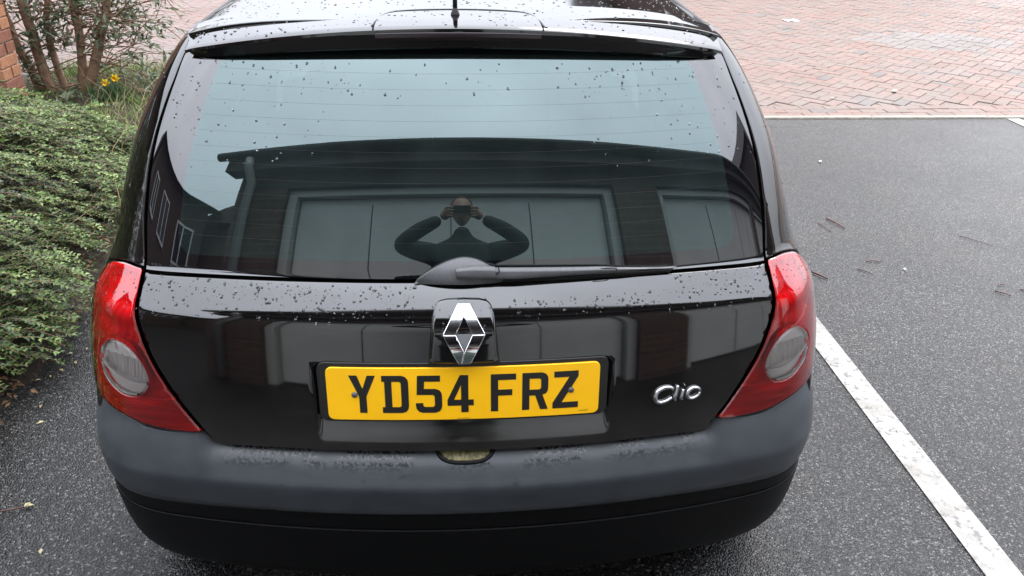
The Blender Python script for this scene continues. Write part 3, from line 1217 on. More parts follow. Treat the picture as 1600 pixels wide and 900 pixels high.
# tail lamps
lamp_full = [[(.7545, .9595), (.748, .936), (.738, .910), (.729, .886), (.715, .857), (.692, .815), (.673, .785), (.641, .740), (.606, .696), (.572, .6575)],
             [(.572, .6575), (.60, .6525), (.648, .6525), (.70, .6565), (.752, .6675), (.795, .676), (.84, .686)],
             [(.84, .686), (.872, .70), (.90, .735), (.925, .79), (.935, .85), (.93, .895), (.912, .928), (.88, .949), (.83, .9595), (.79, .9615), (.7545, .9595)]]
rev_c = closed([(.828, .803), (.79, .8295), (.745, .824), (.710, .797), (.693, .764), (.70, .738), (.725, .7205), (.766, .7215), (.808, .742), (.832, .772)], .006)
for sg in (1, -1):
    t_ = (lambda q: np.asarray(q)) if sg > 0 else mirror
    side_word = 'right' if sg > 0 else 'left'
    lf = outline(lamp_full, .012)
    # housing: ribbed reflectors behind the lens
    def relief(s, z, sg=sg):
        s = np.abs(np.asarray(s)); z = np.asarray(z)
        up_ = sstep(.825, .835, z) * (.0035 * np.sin(s * 260 + z * 60) + .004 * np.sin(z * 110))
        dn = (1 - sstep(.722, .727, z)) * .0065 * np.sin((z - .02 * s) * 2 * math.pi / .0135)
        return up_ + dn
    lf_ = inset(lf if area(lf) > 0 else lf[::-1], .0015, .74)
    def edge_dist(s, z):
        p = np.stack([np.abs(np.asarray(s, float)), np.asarray(z, float)], -1)
        return seg_dist(lf_[::2] * [.74, 1], p.reshape(-1, 2) * [.74, 1]).reshape(np.shape(p)[:-1])
    deep = lambda s, z: np.minimum(-.001, -.001 - .022 * sstep(0, .024, edge_dist(s, z)) + relief(s, z) * sstep(.004, .016, edge_dist(s, z)))
    deep_up = lambda s, z: np.minimum(-.0005, deep(s, z) + .0035)
    lamp = patch('tail_light', B, t_(lf), M['redlens'], car, lift=.004, thick=.012, bevel=.004, grid=.009, holes=[t_(rev_c)], sx=.74)
    patch('lower_reflector', off(B, deep), t_(lf_), M['redplastic'], lamp, thick=0, bevel=0, grid=.0028)
    inner = inset(lf if area(lf) > 0 else lf[::-1], .004, .74)
    up_poly = outline([[(.757, .952), (.744, .910), (.735, .886), (.722, .857), (.704, .824), (.706, .806)], [(.706, .806), (.738, .831), (.772, .838), (.83, .822), (.925, .80)],
                       [(.925, .80), (.93, .85), (.922, .895), (.90, .925), (.86, .945), (.80, .956), (.757, .952)]], .01)
    patch('upper_reflector', off(B, deep_up), t_(up_poly), M['silver'], lamp, thick=0, bevel=0, grid=.004)
    # lit-looking ridge between the lamp chambers is a clear moulded bar
    rl = patch('reversing_lens', B, t_(inset(rev_c if area(rev_c) > 0 else rev_c[::-1], .001, .74)), M['clearlens'], lamp, lift=.0045, thick=.008, bevel=.002, grid=.008, sx=.74)
    def bowl(s, z):
        s = np.abs(np.asarray(s)); z = np.asarray(z)
        r2 = ((s - .762) * .74 / .052) ** 2 + ((z - .775) / .055) ** 2
        rib = .0042 * np.sin(s * 2 * math.pi / .0075) * (np.abs((z - .775)) < .022) * (r2 < .9) + .0018 * np.sign(np.sin(s * 2 * math.pi / .018)) * (z > .803)
        return -.005 - .011 * np.clip(1 - r2, 0, 1) + rib
    patch('lamp_bowl', off(B, bowl), t_(inset(rev_c if area(rev_c) > 0 else rev_c[::-1], .0005, .74)), M['lampbowl'], lamp, thick=0, bevel=0, grid=.0025)
    wt = MB()
    for arc in ([(.825, .778), (.80, .765), (.765, .755), (.73, .750), (.696, .7515)], [(.828, .770), (.815, .748), (.785, .730), (.75, .7235), (.722, .7245)]):
        a = catmull(arc, .006) + [np.array(arc[-1])]
        s_ = np.array([p[0] for p in a]) * sg; z_ = np.array([p[1] for p in a])
        p3 = B(s_, z_) + normal(B, s_, z_) * .0005
        wt.tube([tuple(q) for q in p3], .0027, 6)
    wt.build('light_guide', M['whiterib'], rl, smooth=True)
    bm_ = MB()
    arc = [(.700, .706), (.665, .7075), (.635, .712)] if sg else []
    a = catmull(arc, .006) + [np.array(arc[-1])]
    s_ = np.array([p[0] for p in a]) * sg; z_ = np.array([p[1] for p in a]) + .012
    p3 = B(s_, z_) - normal(B, s_, z_) * .004
    bm_.tube([tuple(q) for q in p3], .0025, 6)
    bm_.build('light_guide', M['silver'], lamp, smooth=True)

# badge plinth, emblem
ph = outline([[(0, .9455), (.030, .9445)], [(.030, .9445), (.046, .9405), (.0555, .930), (.059, .915)], [(.059, .915), (.062, .88), (.067, .832)], [(.067, .832), (.04, .8305), (0, .830), (-.0001, .83)]], .004)
ph = np.concatenate([ph, [[0, .830]]])
_PY = integ([.80, .83, .86, .88, .90, .912, .945, .99], [8, 9.5, 13, 23, 34, 38, 42, 45], .90, float(YC(np.array([.90]))[0]) - .0065)


def plinth_surf(x, z):
    # a smoother face that stands off the tailgate and follows its lean
    x = np.asarray(x, float); z = np.asarray(z, float)
    return np.stack([x, _PY(z) + .35 * x * x, z + 0 * x], -1)


plinth = patch('emblem_plinth', plinth_surf, both(ph), M['paint'], car, lift=.002, thick=.03, bevel=.009, grid=.004, sx=1.0, tilt=.6)

_EY = integ([.80, .836, .858, .875, .905, .931, .97], [12, 15, 27, 35.5, 37.5, 39, 41], .884, float(_PY(np.array([.884]))[0]) - .0058)


def emb_surf(x, z):
    x = np.asarray(x, float); z = np.asarray(z, float)
    return np.stack([x, _EY(z) + .35 * x * x, z + 0 * x], -1)


def emblem():
    cx, cz = .001, .888
    H, Wd, tw = .046, .0385, .011
    ih, iw = .0262, .0152
    o2 = [(-tw, H), (tw, H), (Wd, .003), (Wd, -.003), (tw, -H), (-tw, -H), (-Wd, -.003), (-Wd, .003)]
    i2 = [(0, ih), (0, ih), (iw, 0), (iw, 0), (0, -ih), (0, -ih), (-iw, 0), (-iw, 0)]
    g = .00035
    c = np.array([cx, cz])
    limbs = [[(tw * .5 + g, H), (tw, H), (Wd, .0012), (Wd, g), (iw, g), (g, ih), (g, ih + .004)],
             [(Wd, -g), (Wd, -.0012), (tw, -H), (-tw * .5 + g, -H), (g, -ih), (iw, -g)],
             [(-tw * .5 - g, -H), (-tw, -H), (-Wd, -.0012), (-Wd, -g), (-iw, -g), (-g, -ih)],
             [(-Wd, g), (-Wd, .0012), (-tw, H), (tw * .5 - g, H), (-g, ih + .004), (-g, ih), (-iw, g)]]
    o = None
    for lb in limbs:
        q = densify(np.array(lb) + c, .004)
        pp = patch('emblem' if o is None else 'emblem_limb', emb_surf, q, M['chrome'], car if o is None else o, lift=.002, thick=.012, bevel=.0008, grid=.0035, sx=1.0, tilt=.5)
        o = o or pp
    q = np.array([(0, ih * .97), (iw * .97, 0), (0, -ih * .97), (-iw * .97, 0)]) + c
    patch('emblem_centre', emb_surf, densify(q, .005), M['trim'], o, lift=-.002, thick=.008, bevel=0, grid=.005, sx=1.0)
emblem()

# number plate
def plate_surf(x, z):
    x = np.asarray(x, float); z = np.asarray(z, float)
    y = .0335 + (z - .7635) * math.tan(R(6.5)) + .16 * x * x
    return np.stack([x, y, z + 0 * x], -1)
PZ0, PZ1 = .7085, .8195
plate = patch('number_plate', plate_surf, densify(rrect(-.26, .26, PZ0, PZ1, .012), .012), M['yellow'], car, lift=.002, thick=.004, bevel=.0015, grid=.014, sx=1.0)
patch('shade_backing', plate_surf, densify(rrect(-.277, .277, PZ0 - .005, PZ1 + .0085, .016), .012), M['black'], plate, lift=-.0015, thick=.012, bevel=.0015, grid=.02, sx=1.0)  # black backing widened past the plate to paint in the recess's darkness
GL = {
    'Y': ([(0, 79), (15.5, 79), (25, 51), (34.5, 79), (50, 79), (32, 35), (32, 0), (18, 0), (18, 35)], []),
    'D': ([(0, 79), (37, 79), (45, 76), (49, 70), (50, 63), (50, 16), (49, 9), (45, 3), (37, 0), (0, 0), (0, 12.5), (5, 12.5), (5, 66.5), (0, 66.5)],
          [[(18.5, 66.5), (33, 66.5), (36, 63.5), (36, 15.5), (33, 12.5), (18.5, 12.5)]]),
    '5': ([(4, 79), (47, 79), (47, 66.5), (17, 66.5), (16, 51), (37, 51), (45, 48), (49, 42), (50, 35), (50, 16), (49, 9), (45, 3), (37, 0), (13, 0), (5, 3), (1, 9), (0, 16), (0, 21), (14, 21), (14, 15.5), (17, 12.5), (33, 12.5), (36, 15.5), (36, 35.5), (33, 38.5), (2, 38.5)], []),
    '4': ([(24, 79), (40, 79), (40, 27), (50, 27), (50, 14.5), (40, 14.5), (40, 0), (26, 0), (26, 14.5), (0, 14.5), (0, 27)], [[(26, 27), (26, 58), (12.5, 27)]]),
    'F': ([(0, 79), (48, 79), (48, 66.5), (14, 66.5), (14, 46), (41, 46), (41, 33.5), (14, 33.5), (14, 0), (0, 0)], []),
    'R': ([(0, 79), (37, 79), (45, 76), (49, 70), (50, 63), (50, 46), (49, 39), (45, 33.5), (39, 31.5), (50, 0), (35, 0), (25, 30.5), (14, 30.5), (14, 0), (0, 0)],
          [[(14, 66.5), (33, 66.5), (36, 63.5), (36, 46), (33, 43), (14, 43)]]),
    'Z': ([(2, 79), (49, 79), (49, 67), (17.5, 12.5), (50, 12.5), (50, 0), (0, 0), (0, 12), (31.5, 66.5), (2, 66.5)], []),
}
for ch, x0 in zip('YD54FRZ', (-.2170, -.1555, -.0925, -.0325, .0500, .1100, .1690)):
    o_, h_ = GL[ch]
    q = densify(np.array(o_, float)[::-1] / 1000 + [x0, PZ0 + .0165], .009)
    hs = [densify(np.array(a, float) / 1000 + [x0, PZ0 + .0165], .009) for a in h_]
    patch('plate_character', plate_surf, q, M['black'], plate, lift=.0026, thick=.0008, bevel=0, grid=.012, sx=1.0, holes=hs)
for xx in (-.2075, .2045):
    p = plate_surf(np.array([xx]), np.array([.7635]))[0]
    MB().lathe([(-.0035, .0), (-.0035, .0045), (-.001, .006), (.004, .006)], tuple(p + [0, -.002, 0]), 'y', 14).build('plate_screw', M['trim'], plate, smooth=True)
# two lines of tiny print on the plate (maker's mark at lower right, code at the bottom middle)
pr = MB()
for x0, n_, zz, w_, hh in ((.2215, 9, .7165, .0016, .0017), (-.0145, 15, .7118, .0013, .0013)):
    for k in range(n_):
        xx = x0 + k * (w_ + .0004)
        hk = hh * random.choice((1, .75, 1, .85))
        q = plate_surf(np.array([xx, xx + w_, xx + w_, xx]), np.array([zz, zz, zz + hk, zz + hk]))
        q[:, 1] -= .0026
        pr.add(list(q), [(0, 1, 2, 3)])
pr.build('small_print', plain('plate_print', (.16, .07, .02), .5), plate, kind='stuff')

# model name in chrome script
def letter(strokes, r=.0024):
    mb = MB()
    for st in strokes:
        st = [np.array(p) for p in st]
        a = catmull([p for p in st], .0016) + [st[-1]]
        xz = np.array([(.372 + p[0] + .14 * p[1], .7145 + p[1]) for p in a])
        n = normal(TX, xz[:, 0], xz[:, 1]); p3 = TX(xz[:, 0], xz[:, 1]) + n * .0022
        k = len(a)
        mb.tube([tuple(q) for q in p3], [r * 1.3 * (.75 + .3 * math.sin(math.pi * (i + .5) / k)) for i in range(k)], 8)
    return mb.build('badge_letter', M['badge'], badge, smooth=True)
badge = bpy.data.objects.new('model_badge', None)
COL.objects.link(badge)
badge.parent = car
badge.matrix_parent_inverse = Matrix.Translation(car.location).inverted()
letter([[(.036, .0265), (.030, .0310), (.018, .0320), (.006, .0268), (.001, .0155), (.005, .0050), (.016, .0), (.028, .0022), (.037, .0085)]], .0036)
letter([[(.0445, .0335), (.0440, .020), (.0435, .006), (.0470, .001)]], .0032)
letter([[(.0580, .0235), (.0575, .012), (.0575, .004), (.0615, .0015)], [(.0585, .0325), (.0592, .0330)]], .0031)
ov = [(.082 + .0135 * math.cos(a), .0125 + .0115 * math.sin(a)) for a in np.linspace(0, 2 * math.pi, 15)]
letter([ov], .0032)

# rear wiper
wc = closed([(-.090, .9585), (-.080, .974), (-.060, .990), (-.030, 1.004), (.002, 1.010), (.030, 1.0055), (.052, .995), (.068, .982), (.088, .964), (.080, .9620), (.04, .9645), (0, .965), (-.04, .9645), (-.075, .9605)], .006)
def cover(x, z):
    p = BX(x, z)
    d_ = np.clip(((np.asarray(x) + .002) / .095) ** 2 + ((np.asarray(z) - .982) / .034) ** 2, 0, 1)
    p[..., 1] -= .024 * (1 - d_) ** .8
    return p
wip = patch('rear_wiper', cover, wc, M['trim'], car, lift=.003, thick=.008, bevel=.003, grid=.0045, sx=1.0)
def bar(xz_top, xz_bot, hgt, nm, mat, parent, thick):
    n = len(xz_top)
    V = []
    for (a, b), (c, d_), h in zip(xz_top, xz_bot, hgt):
        pa = BX(np.array([a]), np.array([b]))[0]; pc = BX(np.array([c]), np.array([d_]))[0]
        na = normal(BX, np.array([a]), np.array([b]))[0]; nc = normal(BX, np.array([c]), np.array([d_]))[0]
        m_ = (pa + pc) / 2; nm_ = na + nc; nm_ /= np.linalg.norm(nm_)
        V += [tuple(pa + na * (h - thick)), tuple(pa + na * h * .97), tuple(pa * .7 + pc * .3 + na * (h + .003)), tuple(pc * .7 + pa * .3 + nc * (h + .0025)), tuple(pc + nc * h * .97), tuple(pc + nc * (h - thick))]
    Fs = []
    for i in range(n - 1):
        for k in range(6):
            j = (k + 1) % 6
            Fs.append((i * 6 + k, i * 6 + j, (i + 1) * 6 + j, (i + 1) * 6 + k))
    Fs += [tuple(range(6))[::-1], tuple((n - 1) * 6 + k for k in range(6))]
    mb = MB(); mb.v, mb.f = V, Fs
    return mb.build(nm, mat, parent, smooth=True, bevel=.0012)
bar([(-.012, .990), (.02, .9935), (.05, .992), (.06, .990)], [(-.012, .974), (.02, .972), (.05, .971), (.06, .971)], [.036, .037, .035, .034], 'wiper_knuckle', M['trim'], wip, .02)
bar([(.034, .9895), (.10, .988), (.20, .9845), (.26, .982), (.288, .979)], [(.034, .9695), (.10, .968), (.20, .9665), (.26, .9665), (.288, .967)], [.031, .031, .029, .027, .024], 'wiper_arm', M['trim'], wip, .014)
jt = MB()
jp = catmull([(.064, .9905), (.066, .984), (.060, .9795), (.044, .9785), (.0375, .9755), (.038, .9705)], .002)
jx = np.array([p[0] for p in jp]); jz = np.array([p[1] for p in jp])
jq = BX(jx, jz) + normal(BX, jx, jz) * .0352
jt.tube([tuple(q) for q in jq], .0011, 6)
jp = catmull([(.255, .9795), (.280, .9790), (.286, .976), (.283, .972), (.272, .9705), (.25, .9705)], .002)
jx = np.array([p[0] for p in jp]); jz = np.array([p[1] for p in jp])
jq = BX(jx, jz) + normal(BX, jx, jz) * .0285
jt.tube([tuple(q) for q in jq], .0009, 6)
jt.build('wiper_joint', M['gap'], wip, smooth=True, kind='stuff')
bar([(.272, .9800), (.33, .9755), (.40, .9700), (.409, .9688)], [(.272, .9690), (.33, .9665), (.40, .9645), (.409, .9645)], [.022, .019, .014, .013], 'wiper_blade', M['trim'], wip, .010)
bar([(.075, .9680), (.20, .9655), (.30, .9650), (.40, .9635)], [(.075, .9605), (.20, .9600), (.30, .9600), (.40, .9600)], [.018, .018, .016, .011], 'wiper_rubber', M['rubber'], wip, .017)

# rain drops
def scatter(n, s0, s1, z0, z1, rmin, rmax, p=2.2):
    s = rng.uniform(s0, s1, n); z = rng.uniform(z0, z1, n)
    r = rmin + (rmax - rmin) * rng.random(n) ** p
    return s, z, r
s, z, r = scatter(1500, -.735, .735, .895, .957, .0005, .0029, 3.0)
k = (rng.random(len(s)) < sstep(.885, .93, z)) & ~((np.abs(s * W(z)) < .075)) & ~((s > .02) & (s < .5) & (z > .935))
drops('water_drops', TG, s[k], z[k], r[k], tailgate, stretch=1.2)
s, z, r = scatter(40, -.062, .062, .88, .94, .0006, .0024, 2)
drops('water_drops', plinth_surf, s, z, r, plinth, lift=.002)
a = scatter(200, -.80, -.30, 1.15, 1.325, .0006, .0026, 2.4); b = scatter(160, .30, .80, 1.13, 1.325, .0006, .0024, 2.4); c = scatter(100, -.6, .6, 1.27, 1.33, .0006, .0027, 2.2); d = scatter(90, -.8, .8, .97, 1.3, .0004, .0014, 2)
s, z, r = [np.concatenate(q) for q in zip(a, b, c, d)]
k = rng.random(len(s)) < np.clip(np.abs(s) * 1.1 + (z > 1.27) * .6, .2, 1)
k &= np.abs(s) < np.interp(z, [.96, 1.05, 1.14, 1.2, 1.28, 1.325], [.74, .755, .77, .78, .79, .805])
drops('water_drops', B, s[k], z[k], r[k], pane, stretch=1.25)
u, y, r = scatter(1500, -.97, .97, .27, .80, .0006, .0032, 2.8)
k = y > sp_yt(u * .517) + .006
u, y, r = u[k], y[k], r[k]
def topsurf(u, y):
    p = RF(u, y)
    x = p[..., 0]; a = np.abs(x) / .528
    yt = sp_yt(x); zt = sp_zt(x, a)
    yf = .465 + .02 * a; zf = RF(np.minimum(.999, np.abs(x) / .519), yf)[..., 2] + .0015
    t_ = (p[..., 1] - yt) / (yf - yt)
    zs = zt + (zf - zt) * t_ + np.interp(t_, [0, .1, .3, .62, .97, 1], [0, .0012, .0045, .0055, .0035, 0])
    p[..., 2] = np.where(t_ < 1, zs, p[..., 2])
    return p
drops('water_drops', topsurf, u, y, r, sp, stretch=1.0, h=.5)
for sg in (1, -1):
    pass
# pillars
for sg in (1, -1):
    s, z, r = scatter(45, .86, .95, .97, 1.30, .0006, .0022, 2)
    drops('water_drops', B, s * sg, z, r, [c for c in car.children if c.name.startswith('quarter_panel')][0 if sg > 0 else 1], stretch=1.3)
    s, z, r = scatter(110, .75, .92, .90, .955, .0005, .0020, 2)
    k = z < .955 - np.clip(s - .84, 0, 1) * .3
    drops('water_drops', B, s[k] * sg, z[k], r[k], [c for c in car.children if c.name.startswith('tail_light')][0 if sg > 0 else 1], lift=.004)

# the rest of the car, hidden from the photograph but part of the car
def front_end():
    ys = np.linspace(2.0, 3.80, 30)
    V, Fs = [], []
    n = 22
    for y in ys:
        f = (y - 2.0) / 1.8
        hw_ = .785 * (1 - .28 * sstep(.72, 1.0, f) - .25 * max(0, f - .9) * 4)
        top = .955 - .02 * sstep(0, .4, f) - .17 * sstep(.35, .92, f) - .28 * sstep(.9, 1.0, f)
        bot = .22 + .05 * sstep(.85, 1.0, f)
        for k in range(n + 1):
            a = math.pi * k / n
            cx = math.copysign(abs(math.cos(a)) ** .38, math.cos(a)); cz = math.sin(a) ** .5
            V.append((hw_ * cx, y, bot + (top - bot) * cz))
    for i in range(len(ys) - 1):
        for k in range(n):
            Fs.append((i * (n + 1) + k, i * (n + 1) + k + 1, (i + 1) * (n + 1) + k + 1, (i + 1) * (n + 1) + k))
    Fs.append(tuple((len(ys) - 1) * (n + 1) + k for k in range(n + 1)))
    me = rawmesh('bonnet', V, Fs, True)
    bm = bmesh.new(); bm.from_mesh(me); bmesh.ops.recalc_face_normals(bm, faces=bm.faces); bm.to_mesh(me); bm.free()
    return link('bonnet', me, M['paint'], car)
front_end()
SG = mat_glass('tinted_side_glass', (1, 1, 1), (.30, .36, .35), 1.6)
ws = MB()
nx, ny = 14, 10
V = []
for j in range(ny + 1):
    t_ = j / ny
    for i in range(nx + 1):
        u = -1 + 2 * i / nx
        V.append((u * (.555 + .13 * t_), 2.045 + .80 * t_ - .14 * u * u * t_ - .05 * u * u, 1.385 - .012 * 0 - .445 * t_ - .02 * u * u + .05 * math.sin(math.pi * t_)))
ws.add(V, [(j * (nx + 1) + i, j * (nx + 1) + i + 1, (j + 1) * (nx + 1) + i + 1, (j + 1) * (nx + 1) + i) for j in range(ny) for i in range(nx)])
ws.build('windscreen', SG, car, smooth=True)
for sg in (1, -1):
    for s0, s1 in ((1.10, 1.75), (1.82, 3.05)):
        q = densify(rrect(s0, s1, 1.0, 1.30, .04), .05)
        patch('side_window', B, q if sg > 0 else mirror(q), M['frit'], car, lift=.003, thick=.002, bevel=.002, grid=.05)
MB().box(-.72, .72, .22, 3.3, .20, .24).build('floor_pan', M['gap'], car)
MB().box(-.70, .70, .30, 2.0, .24, .60).build('boot_tub', M['gap'], car)
for sx_ in (1, -1):
    for yy in (.62, 3.09):
        tt = MB()
        prof = [(-.085, .20), (-.09, .26), (-.075, .285), (.075, .285), (.09, .26), (.085, .20)]
        tt.lathe(prof, (sx_ * .735, yy, .285), 'x', 36)
        w_ = tt.build('wheel', M['tyre'], car, smooth=True)
        rr = MB()
        rr.lathe([(sx_ * .080, .205), (sx_ * .055, .19), (sx_ * .050, .06), (sx_ * .07, .045), (sx_ * .072, .0)], (sx_ * .735, yy, .285), 'x', 24)
        rr.build('rim', M['rim'], w_, smooth=True)
for sx_ in (1, -1):
    mb = MB()
    mb.box(min(sx_ * .76, sx_ * .93), max(sx_ * .76, sx_ * .93), 2.12, 2.22, .96, 1.08)
    mb.build('door_mirror', M['paint'], car, bevel=.03)
# cabin
def seat(x0, x1, y0, y1, z0, z1, hx):
    so = MB().box(x0, x1, y0, y1, z0, z1).build('seat', M['cabin'], car, bevel=.04)
    for h_ in hx:
        MB().box(h_ - .12, h_ + .12, y0 + .02, y1 - .02, z1 + .03, z1 + .19).build('headrest', M['cabin'], so, bevel=.035)
seat(-.60, .60, .78, .92, .40, .98, (-.33, .33))
seat(-.56, -.10, 1.62, 1.76, .40, 1.0, (-.33,))
seat(.10, .56, 1.62, 1.76, .40, 1.0, (.33,))
MB().box(-.58, .58, .24, .77, .925, .945).build('parcel_shelf', M['cabin'], car, bevel=.006)
MB().box(-.62, .62, 2.25, 2.6, .55, .93).build('dashboard', M['cabin'], car, bevel=.04)

# ------------------------------------------------------------------ plants on the left
def leaf_mesh(name, P, D, U, L, Wd, tint, mat, parent, fold=.25, kind=None):
    """many small leaves: point, direction, up, length, width"""
    n = len(P)
    D = D / np.maximum(np.linalg.norm(D, axis=1, keepdims=True), 1e-9)
    Sd = np.cross(D, U); Sd /= np.maximum(np.linalg.norm(Sd, axis=1, keepdims=True), 1e-9)
    Nn = np.cross(Sd, D)
    L = L[:, None]; Wd = Wd[:, None]
    v = np.stack([P, P + D * L * .45 + Sd * Wd * .5 + Nn * Wd * fold, P + D * L - Nn * L * .12, P + D * L * .45 - Sd * Wd * .5 + Nn * Wd * fold,
                  P + D * L * .5], 1).reshape(-1, 3)
    f = np.array([(0, 1, 4), (1, 2, 4), (2, 3, 4), (3, 0, 4)])
    F = (f[None] + (np.arange(n) * 5)[:, None, None]).reshape(-1, 3)
    me = fastmesh(name, v, F, np.repeat(tint, 5), True)
    return link(name, me, mat, parent, kind)


def hedge_h(x, y):
    """height of the hedge's outer surface"""
    e = sstep(0, .55, (-1.50 - .24 * sstep(1.9, 3.2, y) + .06 * np.sin(y * 2.1) + .05 * np.sin(y * 5.3)) - x)
    hgt = .80 * e ** .75 * (1 - .42 * sstep(1.5, 3.1, y)) + .75 * sstep(-1.95, -2.5, x) * (1 - sstep(1.2, 2.2, y))  # last term: unseen taller end, added to shade the asphalt
    hgt = hgt * sstep(-.3, .5, y + .25) * (1 - .55 * sstep(2.9, 3.8, y) * sstep(-3.2, -2.0, x))
    return hgt * (1 - sstep(3.7, 4.3, y + .25 * (x + 3)))


def hedge():
    hd = thing('hedge', 'low dense evergreen hedge of tiny leaves beside the car', 'hedge', (-2.6, 2.0, 0))
    br = MB()
    P, D, U, T, Ls = [], [], [], [], []
    n = 0
    while n < 7400:
        x = random.uniform(-3.4, -1.50) if n % 5 else random.uniform(-4.6, -3.2); y = random.uniform(.3, 4.3) if n % 7 else random.uniform(-.3, .5)
        h = float(hedge_h(np.array(x), np.array(y)))
        if h < .06: continue
        n += 1
        zf = 1 - .95 * random.random() ** 1.9
        z = h * zf + .04
        # sprays lean outwards, away from the hedge's middle and a little down at the tips
        gx = float(hedge_h(np.array(x + .06), np.array(y)) - hedge_h(np.array(x - .06), np.array(y))) / .12
        gy = float(hedge_h(np.array(x), np.array(y + .06)) - hedge_h(np.array(x), np.array(y - .06))) / .12
        out = Vector((-gx * .8 + .75 + random.gauss(0, .3), -gy * .5 - .25 + random.gauss(0, .45), .12 + random.gauss(0, .2))).normalized()
        ln = random.uniform(.14, .34)
        a = Vector((x, y, z)) - out * ln * .6
        pts = [a + out * ln * t_ + Vector((0, 0, .05 * math.sin(2.2 * t_) * ln / .2 - .04 * t_ * t_)) for t_ in (0, .25, .5, .75, 1)]
        br.tube(pts, [.0022, .002, .0016, .0012, .0008], 3, False)
        m = int(ln / .0135)
        tone = random.gauss(0, .15) + .10 * (zf - .6)  # upper sprays lighter: highlights from above put into the leaf colour
        side = out.cross(Vector((0, 0, 1))).normalized()
        for i in range(m):
            t_ = (i + .5) / m
            k = min(3, int(t_ * 4)); fr = t_ * 4 - k
            p = pts[k].lerp(pts[k + 1], fr)
            for sg in (1, -1):
                d = out * .55 + side * sg * .8 + Vector((random.gauss(0, .2), random.gauss(0, .2), random.gauss(.12, .22)))
                P.append(p); D.append(d); U.append((random.gauss(0, .35), random.gauss(0, .35), 1))
                T.append(min(1, max(0, .18 + .36 * t_ * t_ + tone + random.gauss(0, .15))))  # tips tinted brighter, light and depth contrast painted in
                Ls.append(random.uniform(.013, .028))
    br.build('branches', M['bark'], hd, kind='stuff')
    P, D, U = (np.array(q, float) for q in (P, D, U))
    Ls = np.array(Ls)
    leaf_mesh('foliage', P, D, U, Ls, Ls * .58, np.array(T), M['hedgeleaf'], hd, kind='stuff')
hedge()


def limb(mb, pts, r0, r1, n=9):
    a = catmull(pts, .10) + [np.array(pts[-1])]
    k = len(a)
    w = [np.array(p) + np.array([random.gauss(0, .006), random.gauss(0, .006), 0]) for p in a]
    mb.tube([tuple(p) for p in w], [r0 + (r1 - r0) * i / (k - 1) for i in range(k)], n)
    return [Vector(p) for p in w]


